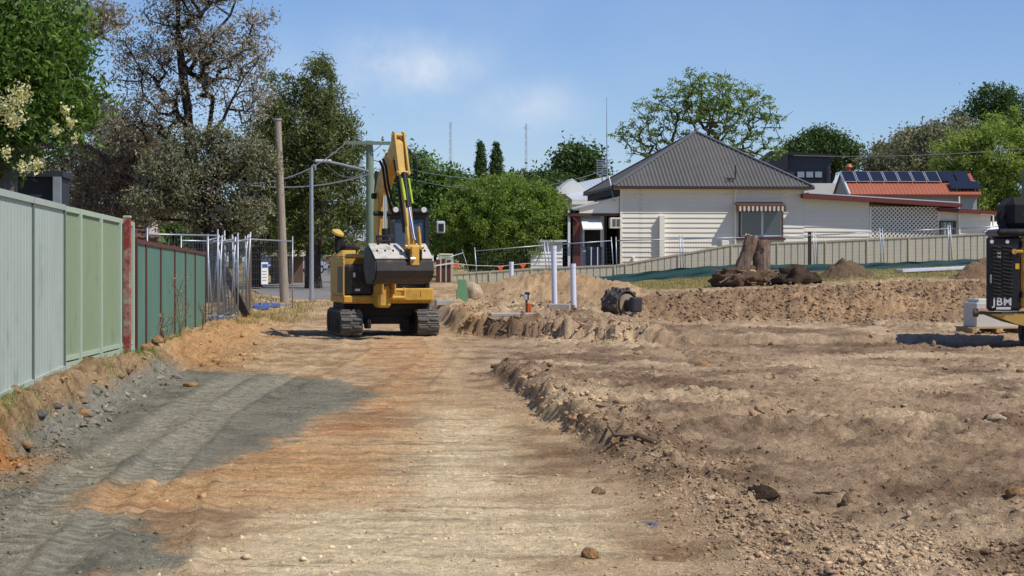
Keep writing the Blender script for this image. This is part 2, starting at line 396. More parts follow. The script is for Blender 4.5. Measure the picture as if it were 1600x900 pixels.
    # grass land beyond the works
    g = np.maximum(sst(56.5, 58.5, y + 2.4 * (n1 - .5) + 1.0 * (n2 - .5)) * sst(1.0, 2.6, x), sst(66, 70, y)); g = np.maximum(g, (1 - sst(-1.5, -.7, x - fx)))
    gc = mix(np.broadcast_to(C(146, 130, 90), c.shape), np.broadcast_to(C(118, 110, 72), c.shape), sst(.4, .6, n2))
    c = mix(c, gc, g)
    n5 = fbm(x * 30, y * 22, 109, 3, .6); ln = fbm(x * .45, (y + .03 * x + .06 * n1) * 6.5, 110, 4, .65)
    c = c * (.62 + .5 * n3 + .3 * n5)[..., None]; c = c * (1 - .24 * sst(.55, .63, ln) * lane * (1 - .85 * clay_a) * sst(.3, .6, n2 + .1))[..., None]
    dk = sst(.56, .7, fbm(x * 4, y * 3, 113, 4, .65)) * (.2 + .8 * sst(-.2, .8, x - ex)); c = c * (1 - .3 * dk)[..., None]
    for off in (-.62, .78):
        xt = np.interp(y, [8, 20, 34, 44], [-.55, -1.35, -2.0, -2.6]) + off; c = c * (1 + .13 * np.exp(-((x - xt) / .2) ** 2) * lane * (1 - sst(38, 44, y)) * sst(.3, .6, n2))[..., None]
    blue = np.exp(-(((x - .84) / .05) ** 2 + ((y - 11.55) / .1) ** 2)); c = mix(c, np.broadcast_to(C(60, 80, 120), c.shape), np.clip(blue * 2 - .5, 0, .85) * sst(.35, .5, n3))
    return np.clip(c * np.array([1.38, 1.37, 1.31]), 0, 1)

def lane_mask(x, y):
    return (1 - sst(-.9, .1, x - edge_x(y))) * sst(.5, .9, x - fence_x(y)) * (1 - sst(30, 44, y)) * (.35 + .65 * sst(.4, .6, fbm(x * .7, y * .4, 71, 3)))
def make_ground():
    ys = [-12.0]
    while ys[-1] < 8: ys.append(ys[-1] + 1.0)
    while ys[-1] < 75: ys.append(ys[-1] + max(.045, .045 * (ys[-1] / 12) ** 1.15))
    while ys[-1] < 6000: ys.append(ys[-1] * 1.06)
    ys = np.array(ys); td = np.linspace(-.34, .34, 760)
    ext = .34 + np.cumsum(np.geomspace(.004, .9, 34)); ts = np.concatenate([-ext[::-1], td, ext])
    T, Y = np.meshgrid(ts, ys); Xg = T * (Y + 14)
    Z = ground_h(Xg, Y); ny, nx = Xg.shape
    V = np.stack([Xg, Y, Z], -1).reshape(-1, 3)
    i = (np.arange(ny - 1)[:, None] * nx + np.arange(nx - 1)[None]).reshape(-1)
    Fq = np.stack([i, i + 1, i + nx + 1, i + nx], 1)
    me = np_mesh('ground', V, Fq, MATG, smooth=True)
    C = ground_col(Xg, Y, Z).reshape(-1, 3)
    ca = me.color_attributes.new('soil', 'FLOAT_COLOR', 'POINT')
    ca.data.foreach_set('color', np.concatenate([C, lane_mask(Xg, Y).reshape(-1, 1)], 1).astype(np.float32).ravel())
    o = link('ground', me); o['kind'] = 'structure'; return o
def N_comb(t, k):
    c = N(t, 'ShaderNodeCombineColor')
    for i in range(3): t.links.new(k, c.inputs[i])
    return c.outputs[0]
def soilmat(name, attr=None, col=None, bump=.6):
    m = bpy.data.materials.new(name); m.use_nodes = True; t = m.node_tree; p = t.nodes['Principled BSDF']
    tc = N(t, 'ShaderNodeTexCoord'); v = tc.outputs['Object']
    if attr:
        a = N(t, 'ShaderNodeVertexColor', layer_name=attr); base = a.outputs['Color']
    else:
        g = N(t, 'ShaderNodeNewGeometry'); base = ramp_(t, g.outputs['Random Per Island'], col)
    f1 = noise_(t, v, 22, 8, .7); f2 = noise_(t, v, 90, 4, .6)
    k = math_(t, 'MULTIPLY_ADD', f1.outputs['Fac'], 1.7, .18); k2 = math_(t, 'MULTIPLY_ADD', f2.outputs['Fac'], 1.1, .47)
    if attr:
        mp = N(t, 'ShaderNodeMapping'); mp.inputs['Scale'].default_value = (.7, 13, 1); mp.inputs['Rotation'].default_value = (0, 0, R(1.5)); t.links.new(v, mp.inputs[0])
        st = noise_(t, mp.outputs[0], 1.0, 3, .6); stk = math_(t, 'MULTIPLY_ADD', math_(t, 'MULTIPLY_ADD', st.outputs['Fac'], 5.0, -2.6, clamp=True), -.5, 1.0)
        stk = math_(t, 'ADD', math_(t, 'MULTIPLY', math_(t, 'SUBTRACT', stk, 1.0), a.outputs['Alpha']), 1.0); base = mixc(t, 1.0, base, N_comb(t, stk), 'MULTIPLY')
    f3 = noise_(t, v, 48, 3, .7); sp_ = math_(t, 'MULTIPLY_ADD', math_(t, 'MULTIPLY_ADD', f3.outputs['Fac'], 9.0, -5.4, clamp=True), -.42, 1.0)
    k = math_(t, 'MULTIPLY', math_(t, 'MULTIPLY', k, k2), sp_); cv = N(t, 'ShaderNodeCombineColor')
    for i in range(3): t.links.new(k, cv.inputs[i])
    t.links.new(mixc(t, 1.0, base, cv.outputs[0], 'MULTIPLY'), p.inputs['Base Color'])
    p.inputs['Roughness'].default_value = .95; p.inputs['Specular IOR Level'].default_value = .15
    b = N(t, 'ShaderNodeBump'); b.inputs['Strength'].default_value = bump; b.inputs['Distance'].default_value = .06
    h = math_(t, 'ADD', f1.outputs['Fac'], math_(t, 'MULTIPLY', f2.outputs['Fac'], .4))
    t.links.new(h, b.inputs['Height']); t.links.new(b.outputs[0], p.inputs['Normal'])
    return m
MATG = soilmat('soil', 'soil', None, .9)
ground = make_ground()

# ---- clods and small stones
def ico(sub):
    t = (1 + 5 ** .5) / 2
    v = [(-1, t, 0), (1, t, 0), (-1, -t, 0), (1, -t, 0), (0, -1, t), (0, 1, t), (0, -1, -t), (0, 1, -t), (t, 0, -1), (t, 0, 1), (-t, 0, -1), (-t, 0, 1)]
    f = [(0, 11, 5), (0, 5, 1), (0, 1, 7), (0, 7, 10), (0, 10, 11), (1, 5, 9), (5, 11, 4), (11, 10, 2), (10, 7, 6), (7, 1, 8), (3, 9, 4), (3, 4, 2), (3, 2, 6), (3, 6, 8), (3, 8, 9), (4, 9, 5), (2, 4, 11), (6, 2, 10), (8, 6, 7), (9, 8, 1)]
    v = [np.array(p) / np.linalg.norm(p) for p in v]
    for _ in range(sub):
        c = {}; nf = []
        def mid(a, b):
            k = (min(a, b), max(a, b))
            if k not in c: q = v[a] + v[b]; v.append(q / np.linalg.norm(q)); c[k] = len(v) - 1
            return c[k]
        for a, b, d in f:
            x, y, z = mid(a, b), mid(b, d), mid(d, a); nf += [(a, x, z), (b, y, x), (d, z, y), (x, y, z)]
        f = nf
    return np.array(v), np.array(f)
OCT = (np.array([(1, 0, 0), (-1, 0, 0), (0, 1, 0), (0, -1, 0), (0, 0, 1), (0, 0, -1)], float), np.array([(0, 2, 4), (2, 1, 4), (1, 3, 4), (3, 0, 4), (2, 0, 5), (1, 2, 5), (3, 1, 5), (0, 3, 5)]))
ICO0 = ico(0); ICO1 = ico(1); ICO2 = ico(2)
def clod_field(name, pos, size, icos, matl, label, cat, seed=0):
    r = np.random.default_rng(seed); V0, F0 = icos; n = len(pos); k = len(V0)
    sc = size[:, None] * r.uniform(.55, 1.25, (n, 3)); sc[:, 2] *= .7
    jit = r.uniform(.5, 1.3, (n, k, 1)); P = V0[None] * jit * sc[:, None, :]
    a = r.uniform(0, 6.28, n); ca, sa = np.cos(a)[:, None], np.sin(a)[:, None]
    Xr = P[..., 0] * ca - P[..., 1] * sa; Yr = P[..., 0] * sa + P[..., 1] * ca
    P = np.stack([Xr, Yr, P[..., 2]], -1) + pos[:, None, :]
    Fq = (F0[None] + (np.arange(n) * k)[:, None, None]).reshape(-1, 3)
    me = np_mesh(name, P.reshape(-1, 3), Fq, matl); C = ground_col(pos[:, 0], pos[:, 1], pos[:, 2]) * r.uniform(.72, 1.15, (n, 1)) * r.uniform(.95, 1.05, (n, 3))
    pale = r.uniform(0, 1, n) > .985; C[pale] = C[pale] * .5 + np.array(lin(196, 184, 164)) * .5
    ca = me.color_attributes.new('soil', 'FLOAT_COLOR', 'POINT'); C = np.repeat(np.concatenate([np.clip(C, 0, 1), np.zeros((n, 1))], 1), k, 0)
    ca.data.foreach_set('color', C.astype(np.float32).ravel())
    o = link(name, me); tag(o, label, cat, kind='stuff'); return o
CLODM = soilmat('clod_soil', 'soil', None, .5)
def scatter(n, fn_density, y0, y1, seed, tmax=.33):
    r = np.random.default_rng(seed); u = r.uniform(0, 1, n); y = 1 / (1 / y0 + u * (1 / y1 - 1 / y0))   # about even in the view
    t = r.uniform(-tmax, tmax, n); x = t * (y + 6)
    k = r.uniform(0, 1, n) < fn_density(x, y); return x[k], y[k]
def dens(x, y):
    ex = edge_x(y); fx = fence_x(y); right = sst(0, .5, x - ex); n = fbm(x * .8, y * .5, 77, 4); n2 = fbm(x * 2.5, y * 2, 78, 3)
    d = .018 + right * (.12 + .55 * sst(.48, .66, n)) * sst(.35, .6, n2)
    d = d + .9 * np.exp(-((x - ex - .3) / .35) ** 2) * (y < 27.6) + .8 * np.exp(-((x - fx - .45) / .3) ** 2) * (y < 29)
    d = d + .8 * np.exp(-((x - fx - 1.0) / .7) ** 2) * sst(27, 30, y) * (y < 60)
    wr = sst(1.8, 3.2, x); d = d + wr * sst(44.6, 46, y) * (1 - sst(51.5, 54, y)) * 1.0 + .9 * np.exp(-((plat_s(x, y) - .1) / .4) ** 2) * (1 - wr) * (x > -1.3)
    d = d + (1 - wr) * (x > -1.3) * (plat_s(x, y) > 0) * (y < 52) * .35
    d = d * (y < 62) * (x > fx + .1); return np.clip(d, 0, 1)
for i, (n, s0, s1, ic, y0, y1) in enumerate(((260000, .006, .022, OCT, 8.5, 40), (52000, .012, .034, ICO0, 9, 62), (6000, .035, .08, ICO1, 17, 62))):
    x, y = scatter(n, dens, y0, y1, 40 + i); r = np.random.default_rng(5 + i); s = r.uniform(0, 1, len(x)) ** 3.2 * (s1 - s0) + s0
    if i == 2: k = (y > 17) & (dens(x, y) > .3); x, y, s = x[k], y[k], s[k]
    pos = np.stack([x, y, ground_h(x, y) + s * .05], 1)
    clod_field(['loose_soil_crumbs', 'soil_clods', 'large_soil_clods'][i], pos, s, ic, CLODM,
               ['tiny crumbs of dry soil scattered over the scraped ground', 'brown soil clods and pebbles strewn over the whole site', 'larger broken lumps of clay along the cut edges and banks'][i], 'soil clods', i)

r = np.random.default_rng(91); x = r.uniform(-1.6, 15, 26000); y = r.uniform(36.0, 54, 26000)
wr_ = sst(1.8, 3.2, x); dn = wr_ * sst(44.8, 45.8, y) * (1 - sst(51, 53.5, y)) * .8 + (1 - wr_) * (np.exp(-((plat_s(x, y) - .1) / .4) ** 2) + .25 * (plat_s(x, y) > 0)) * (x > -1.2); k = r.uniform(0, 1, len(x)) < dn; x, y = x[k], y[k]
s = r.uniform(0, 1, len(x)) ** 2.5 * .055 + .016; clod_field('berm_clods', np.stack([x, y, ground_h(x, y) + s * .1], 1), s, ICO0, CLODM, 'broken soil lumps covering the berm and the raised platform edge', 'soil clods', 9)
# ------------------------------------------------------------------ left boundary fences
PALE_G = mat('pale_green_steel', lin(168, 178, 166), .5, 0, .08, 1.2, dirt=lin(132, 144, 128), dirt_amt=.18, dscale=1.6)
PALE_G2 = mat('sage_green_steel', lin(138, 154, 120), .5, 0, .06, 1.5, dirt=lin(118, 130, 102), dirt_amt=.15, dscale=1.4)
FRAME_G = mat('pale_green_frame', lin(170, 184, 160), .5, 0, .05)
POSTD = mat('post_gap_shade', lin(92, 104, 94), .6)  # dark green puts the shadow gap beside each post into its colour
GREEN_D = mat('dark_green_steel', lin(86, 124, 108), .55, 0, .08, 1.2, dirt=lin(98, 130, 116), dirt_amt=.2, dscale=1.2)
MAROON = mat('maroon_paint', lin(96, 52, 46), .55, 0, .12, 6)
PEEL = mat('peeling_red_paint', lin(140, 56, 48), .7, 0, .15, 5, dirt=lin(178, 174, 158), dirt_amt=.72, dscale=4)
STEEL_G = mat('galvanised_steel', lin(168, 174, 180), .42, .55, .12, 8)
DARKW = mat('dark_cladding', lin(44, 46, 52), .6)
def sheet(A, B, za0, zb0, za1, zb1, pitch, depth, flat=.5, n=None):
    """ribbed sheet between plan points A and B; ribs stand out along the normal n"""
    A = Vector((A[0], A[1], 0)); B = Vector((B[0], B[1], 0)); d = B - A; L = d.length; d.normalize()
    n = n or Vector((d.y, -d.x, 0)); k = max(2, round(L / pitch)); p = L / k; mb = MB(); st = []
    for i in range(k):
        s = i * p; a = p * flat; e = p * (1 - flat) * .18
        st += [(s, 0), (s + a, 0), (s + a + e, -depth), (s + p - e, -depth)]
    st.append((L, 0)); vs = []
    for s, o in st:
        t = s / L; P = A + d * s + n * o
        vs += [(P.x, P.y, za0 + (zb0 - za0) * t), (P.x, P.y, za1 + (zb1 - za1) * t)]
    return mb.add(vs, [(2 * i, 2 * i + 2, 2 * i + 3, 2 * i + 1) for i in range(len(st) - 1)])
def vlerp(a, b, t): return a + (b - a) * t
# pale wide-rib fence
def fence_run(name, label, pts, z0, z1, pitch, depth, m_sheet, m_frame, post_w, post_extra=0, plinth=0, flat=.5, group=None, m_post=None):
    root = empty(name, (pts[0][0], pts[0][1], z0[0]), 0, label, 'fence', group); zu = Vector((0, 0, 1))
    for i in range(len(pts) - 1):
        A, B = Vector((*pts[i], 0)), Vector((*pts[i + 1], 0)); d = (B - A).normalized(); nn = Vector((d.y, -d.x, 0)); g = d * (post_w * .5)
        a, b = A + g, B - g
        if plinth:
            m = MB(); m.bar(a + zu * (z0[i] + plinth / 2 - .06) + nn * .012, b + zu * (z0[i + 1] + plinth / 2 - .06) + nn * .012, .03, plinth + .1); m.build('plinth', m_frame, root, True)
        sheet(a, b, z0[i] + plinth + .002, z0[i + 1] + plinth + .002, z1[i] - .02, z1[i + 1] - .02, pitch, depth, flat, nn).build('panel', m_sheet, root, True)
        m = MB(); m.bar(a + zu * (z1[i] - .02), b + zu * (z1[i + 1] - .02), .05, .06); m.build('top_rail', m_frame, root, True)
        m = MB(); m.bar(a + zu * (z0[i] + plinth + .035), b + zu * (z0[i + 1] + plinth + .035), .046, .05); m.build('bottom_rail', m_frame, root, True)
    for i, p in enumerate(pts):
        m = MB(); m.box((p[0], p[1], (z0[i] - .3 + z1[i] + post_extra) / 2), (post_w, post_w, z1[i] - z0[i] + .3 + post_extra), math.atan2(pts[min(i + 1, len(pts) - 1)][1] - pts[min(i + 1, len(pts) - 1) - 1][1], pts[min(i + 1, len(pts) - 1)][0] - pts[min(i + 1, len(pts) - 1) - 1][0]))
        m.build('post', m_post or m_frame, root, True, bevel=.004)
    return root
ys1 = [8.9, 11.3, 13.65, 16.05, 18.4, 20.75]
def f1x(y): return -4.4 - (y - 16.5) * .1047
fence_run('metal_fence', 'tall pale blue-green ribbed steel fence under the flowering tree', [(f1x(y), y) for y in ys1],
          [.41] * 6, [1.6 + (408 - 297) * 16.5 / F + (y - 16.5) * -.003 for y in ys1], .2, .004, PALE_G, PALE_G, .045, flat=.62, m_post=POSTD)
ys2 = [21.0, 22.03, 23.5, 25.05, 26.2]
def f2x(y): return -4.93 - .052 * (y - 21.1)
sage = fence_run('metal_fence', 'sage green fence of finely ribbed steel panels in pale frames on a plinth', [(f2x(y), y) for y in ys2],
          [.36, .35, .34, .33, .33], [2.2, 2.19, 2.17, 2.15, 2.13], .105, .016, PALE_G2, FRAME_G, .085, plinth=.13, flat=.6)
xr = empty('fence_post', (f2x(25.35) + .07, 25.35, .2), 0, 'steel fence post with red paint peeling off, standing against the sage green fence', 'post')
m = MB(); m.cbox((0, 0, 1.0), (.09, .09, 1.95), .006); m.build('shaft', PEEL, xr)
m = MB(); m.cbox((0, 0, 1.985), (.1, .1, .03), .006); m.build('cap', FRAME_G, xr)
ys3 = [26.75, 28.4, 31.3, 33.6, 36.2, 38.9, 42.3]
def f3x(y): return -2.62 - .098 * y
p3 = [(f3x(y), y) for y in ys3]; p3[1] = (f3x(28.4) - .02, 28.4); p3[2] = (f3x(31.3) - .05, 31.3)
z03 = [gz(x + .1, y) - .05 for x, y in p3]
fence_run('metal_fence', 'dark green steel fence with maroon posts and top rail', p3, z03, [1.9, 1.89, 1.87, 1.85, 1.83, 1.81, 1.78], .4, .01, GREEN_D, MAROON, .055, post_extra=.03, flat=.8)
# dark shed behind the pale fence
sh = empty('garden_shed', (-7.4, 25.5, .3), R(5.6), 'dark clad narrow shed with a grey steel corner post behind the pale fence', 'shed')
m = MB(); m.bx(-3.5, 1.38, 0, .9, 0, 2.42); m.build('wall', DARKW, sh)
m = MB(); m.bx(-3.7, 1.42, -.1, 1.0, 2.422, 2.5); m.build('roof', DARKW, sh)
m = MB(); m.bx(1.3, 1.4, -.16, -.05, -.05, 2.42); m.build('corner_post', STEEL_G, sh)
m = MB(); m.bx(-3.4, 1.2, -.12, -.05, 1.52, 1.6); m.build('rail', STEEL_G, sh)

# ------------------------------------------------------------------ temporary mesh fencing
WIRE = mat('fence_wire', lin(120, 124, 128), .5, .5, .05)
BLUE = mat('blue_plastic', lin(52, 84, 150), .5, 0, .15, 8, dirt=lin(150, 140, 120), dirt_amt=.2)
def panel_mesh(W, H, wire=.0032, nv=24, nh=10):
    m = MB(); r = .019
    m.tube([(0, 0, 0), (0, 0, H)], r, 8); m.tube([(W, 0, 0), (W, 0, H)], r, 8)
    m.tube([(0, 0, H - .14), (W, 0, H - .14)], r, 8); m.tube([(0, 0, .12), (W, 0, .12)], r, 8)
    fr = m.build('frame', STEEL_G, data=True, smooth=True)
    m = MB()
    for i in range(1, nv): x = W * i / nv; m.bar((x, 0, .12), (x, 0, H - .14), wire)
    for i in range(1, nh): z = .12 + (H - .26) * i / nh; m.bar((0, .004, z), (W, .004, z), wire)
    return fr, m.build('wire_mesh', WIRE, data=True)
def put_panel(meshes, A, B, label, group, lean=0.0, W=2.4):
    """bottom corners A and B in the world"""
    A, B = Vector(A), Vector(B); d = B - A; rz = math.atan2(d.y, d.x); sl = math.atan2(d.z, math.hypot(d.x, d.y))
    root = empty('temporary_fence_panel', A, 0, label, 'fence panel', group); root.rotation_mode = 'ZYX'
    root.rotation_mode = 'XYZ'; root.rotation_euler = (Matrix.Rotation(rz, 3, 'Z') @ Matrix.Rotation(-sl, 3, 'Y') @ Matrix.Rotation(lean, 3, 'X')).to_euler()
    sc = d.length / W
    for nm, me in zip(('frame', 'wire_mesh'), meshes):
        o = link(nm, me, root); o.scale = (sc, 1, 1)
        if nm == 'wire_mesh': o['kind'] = 'stuff'
    return root
PM = panel_mesh(2.4, 1.62); PT = panel_mesh(2.4, 2.05)
D7 = 70.0
rp = [(690, 408), (745, 392), (858, 383), (962, 376), (1066, 373.5), (1170, 371), (1275, 367.5), (1380, 362.5), (1486, 357.5), (1592, 352), (1698, 347)]
fg = 'mesh fence panels in a line in front of the beige fence'
FOOT = MB(); FOOT.cbox((0, 0, .06), (.6, .22, .12), .03)
footm = FOOT.build('foot', mat('grey_foot', lin(120, 118, 112), .8), data=True)
names = ['mesh fence panel beside the barrier boards, behind the excavator', 'mesh fence panel carrying orange bunting in front of the round tree', 'mesh fence panel in front of the verandah posts',
         'mesh fence panel in front of the left half of the weatherboard wall', 'mesh fence panel between the wall trim board and the downpipe', 'mesh fence panel behind the tree stump, below the striped awning window',
         'mesh fence panel in front of the plain boards left of the lattice', 'mesh fence panel in front of the lattice screen', 'mesh fence panel in front of the small cottage window',
         'mesh fence panel behind the black and yellow machine', 'mesh fence panel at the far end of the line past the machine']
for i in range(len(rp) - 1):
    a, b = rp[i], rp[i + 1]
    za, zb = Zp(a[1], D7) - 1.48, Zp(b[1], D7) - 1.48
    A = Vector((X(a[0] + 2.2, D7), D7, za)); B = Vector((X(b[0] - 2.2, D7), D7, zb)); dd = .12 if i % 2 else -.02
    A.y += dd * .3; B.y -= dd * .3
    put_panel(PM, A, B, names[i], fg)
# leaning stack and fence by the dark green fence
lg = 'mesh fence panels stacked and leaning beside the dark green fence'
stack = [((326, 512, 44.5), (352, 508, 46.9), .0), ((333, 512, 44.8), (362, 505, 47.5), -.06), ((341, 510, 45.2), (370, 503, 48.0), .05),
         ((352, 508, 45.6), (377, 500, 48.3), -.08), ((360, 506, 46.2), (384, 498, 48.6), .07), ((368, 504, 46.8), (388, 497, 49.2), -.04), ((330, 508, 46.5), (376, 500, 48.9), .1)]
for i, (a, b, ln) in enumerate(stack):
    A = at(*a); B = at(*b); A.z = gz(A.x, A.y) - .02; B.z = gz(B.x, B.y) + .02
    B = A + (B - A).normalized() * 2.4
    put_panel(PT, A, B, ['galvanised mesh fence panel at the dark green fence end of the leaning stack', 'galvanised mesh fence panel leaning in the stack beside the dark green fence', 'galvanised mesh fence panel of the leaning stack nearest the short timber post'][0 if i == 0 else (2 if i == 5 else 1)], lg, ln)
A = at(283, 470, 44.0); A.z = gz(A.x, A.y); B = A + Vector((1.0, 2.1, .0)); put_panel(PT, A, B, 'mesh fence panel standing behind the end of the dark green fence', None)
A = at(230, 470, 41); A.z = gz(A.x, A.y) + .1; put_panel(PT, A, A + Vector((1.2, 2.0, .0)), 'mesh fence panel mostly hidden behind the dark green fence', None)
A = at(389, 494, 51.3); B = at(457, 468, 54.6); A.z = gz(A.x, A.y); B.z = gz(B.x, B.y)
sp = put_panel(PT, A, B, 'mesh fence panel with a white notice hung on it, in front of the timber pole', None)
dv = (B - A).normalized()
A2 = A + dv * 1.05 + Vector((.05, -.06, 1.0))
SIGNW = mat('sign_white', lin(225, 225, 222), .6, 0, .03); PRINTK = mat('print_blue', lin(60, 90, 150), .6)
sg = empty('site_sign', A2, math.atan2(dv.y, dv.x), 'white notice board hanging on the mesh fence panel', 'sign')
m = MB(); m.box((0, 0, 0), (.5, .012, .6)); m.build('board', SIGNW, sg)
m = MB(); m.box((0, -.009, .2), (.42, .004, .1)); m.build('header', PRINTK, sg)
m = MB()
for k in range(4): m.box((-.03, -.009, .05 - .08 * k), (.34, .004, .025))
m.build('print_lines', mat('print_grey', lin(150, 150, 150), .6), sg)
def foot_at(px, py, d, rz, lab, matl=BLUE):
    p = at(px, py, d); z = gz(p.x, p.y)
    r = empty('plastic_block', (p.x, p.y, z - .01), rz, lab, 'plastic block', 'blue plastic feet of the leaning fence panels')
    m = MB(); m.cbox((0, 0, .07), (.62, .24, .14), .035); m.build('block', matl, r)
    [MB().tube([(q, 0, .12), (q, 0, .2)], .03, 8).build('socket', STEEL_G, r) for q in (-.08, .08)]
for q in ((345, 503, 45, .3), (405, 490, 51.8, .9), (420, 483, 53, .5)):
    foot_at(*q, 'blue plastic ballast block lying under the leaning mesh panels')
# timber braces in the stack
TIMB = mat('weathered_timber', lin(112, 98, 84), .85, 0, .3, 5, .5, 30, stretch=(6, 6, .6)); TIMBD = mat('dark_timber', lin(72, 62, 54), .9, 0, .3, 6, .5, 30)
pb = at(388, 470, 50.5); pz = gz(pb.x, pb.y)
tp = empty('timber_post', (pb.x, pb.y, pz - .1), 0, 'short grey timber post at the end of the stacked mesh panels', 'post')
m = MB(); m.cbox((0, 0, .95), (.15, .12, 1.95), .01); m.build('shaft', TIMB, tp)
pl = at(362, 500, 47.6); pz = gz(pl.x, pl.y)
q = link('timber_plank', (lambda mm: mm.bar((0, 0, 0), (-.6, .3, 1.15), .05, .2).build('timber_plank', TIMBD, data=True))(MB()), None, (pl.x + .5, pl.y - .9, pz)); tag(q, 'dark timber plank leaning against the stacked mesh panels', 'plank')

# ------------------------------------------------------------------ silt fence, beige fence
SILT = mat('green_shade_cloth', lin(30, 66, 66), .8, 0, .2, 2.5, .4, 14)
def ribbon(name, label, pts, d, seed, fold=.1):
    """draped strip of cloth: (px, ytop, ybot)"""
    r = np.random.default_rng(seed); pxs = np.linspace(pts[0][0], pts[-1][0], int((pts[-1][0] - pts[0][0]) / 5) + 2)
    yt = np.interp(pxs, [p[0] for p in pts], [p[1] for p in pts]); yb = np.interp(pxs, [p[0] for p in pts], [p[2] for p in pts])
    V = []; nr = 7
    for i, px in enumerate(pxs):
        for j in range(nr):
            t = j / (nr - 1); dd = d - .25 * t + fold * math.sin(t * 9 + i * .13 + 2 * math.sin(i * .05)) * (1 - .3 * t) + fold * .5 * math.sin(i * .6 + j)
            V.append(((px - 800) / F * d, dd, CH - (yt[i] + (yb[i] - yt[i]) * t - HZ) / F * d + .015 * math.sin(i * .7)))
    n = len(pxs); i = (np.arange(n - 1)[:, None] * nr + np.arange(nr - 1)[None]).reshape(-1)
    o = link(name, np_mesh(name, np.array(V), np.stack([i, i + 1, i + nr + 1, i + nr], 1), SILT, True)); tag(o, label, 'silt fence')
ribbon('silt_fence', 'long dark green shade cloth strip along the foot of the mesh fence', [(914, 434, 446), (980, 428, 440), (1068, 418.5, 434), (1150, 413.5, 430), (1240, 413, 429), (1275, 413, 429), (1400, 410, 424), (1548, 403.5, 418), (1640, 399, 414)], 69.4, 1, .045)
ribbon('silt_fence', 'short dark green shade cloth strip beside the soil mound', [(738, 443.5, 461), (770, 443, 460), (800, 442, 458)], 66.5, 2)
BEIGE = mat('beige_steel', lin(208, 199, 176), .5, 0, .05, 2, dirt=lin(176, 164, 136), dirt_amt=.2, dscale=2)
BEIGEF = mat('beige_frame', lin(196, 184, 154), .5, 0, .05)
bt = [(704, 427, 463), (765, 423.5, 456), (830, 419, 452), (896, 416.5, 446), (960, 414, 440), (978, 411.5, 438), (1060, 397, 432), (1143, 382, 428), (1215, 378.5, 424), (1290, 376, 420), (1355, 373, 418), (1420, 370, 415), (1485, 367, 412), (1550, 364, 410), (1620, 361, 406)]
DB = 71.6
bf = fence_run('metal_fence', 'low beige ribbed steel fence stepping up along the cottage', [(X(p[0], DB), DB) for p in bt], [Zp(p[2], DB) for p in bt], [Zp(p[1], DB) for p in bt], .235, .03, BEIGE, BEIGEF, .06, flat=.82)
bf2 = fence_run('metal_fence', 'short return of grey-green ribbed fence behind the barrier boards', [(X(686, 69), 69.4), (X(706, 71), 71.5)], [.4, .4], [1.87, 1.87], .2, .02, mat('grey_green_steel', lin(150, 160, 136), .5), BEIGEF, .06, flat=.7)
tpx = at(1265, 412, 70.8); tk = empty('timber_post', (tpx.x, tpx.y, gz(tpx.x, tpx.y) - .1), 0, 'dark timber post between the beige fence and the mesh panels', 'post'); m = MB(); m.cbox((0, 0, (Zp(364, 70.8) - gz(tpx.x, tpx.y)) / 2 + .1), (.12, .1, Zp(364, 70.8) - gz(tpx.x, tpx.y) + .1), .01); m.build('shaft', mat('charred_timber', lin(62, 56, 52), .9, 0, .3, 5, .4, 30), tk)
# maroon barrier boards and bunting
BAR = mat('maroon_board', lin(92, 40, 44), .6, 0, .2, 5); WHITEP = mat('white_paint', lin(226, 224, 216), .55, 0, .04, 3)
bp = at(696, 460, 68.4); bb = empty('barrier_board', (bp.x, bp.y, gz(bp.x, bp.y)), .1, 'maroon barrier boards with a white rail standing beside the mesh fence', 'barrier')
for k, (x0, m_) in enumerate(((-.26, BAR), (-.07, BAR), (.12, BAR))):
    m = MB(); m.cbox((x0, .02 * k, .4), (.14, .03, .82 + .06 * (k % 2)), .006); m.build('board', m_, bb)
m = MB(); m.bar((-.36, -.03, .6), (.3, -.03, .7), .03, .05); m.build('rail', WHITEP, bb)
ORF = mat('orange_flag', lin(236, 96, 52), .6); TAPE = mat('white_tape', lin(210, 205, 196), .6)
tb = empty('bunting', at(706, 412, 69.8), 0, 'white cord with orange triangular flags tied to the mesh fence', 'bunting')
pts = [at(706, 411, 69.85), at(720, 413, 69.85), at(745, 415, 69.85), at(782, 416, 69.85), at(818, 412, 69.85), at(858, 410, 69.85)]
m = MB(); m.tube(pts, .012, 5); m.build('cord', TAPE, tb, True)
for px, py in ((713, 412.5), (782, 416), (817, 412.5)):
    c = at(px, py, 69.83); m = MB(); m.add([c + Vector((-.12, 0, 0)), c + Vector((.12, 0, .0)), c + Vector((0, -.02, -.19)), c + Vector((-.12, .012, 0)), c + Vector((.12, .012, .0)), c + Vector((0, -.008, -.19))], [(0, 1, 2), (5, 4, 3), (0, 3, 4, 1), (1, 4, 5, 2), (2, 5, 3, 0)]); m.build('flag', ORF, tb, True)

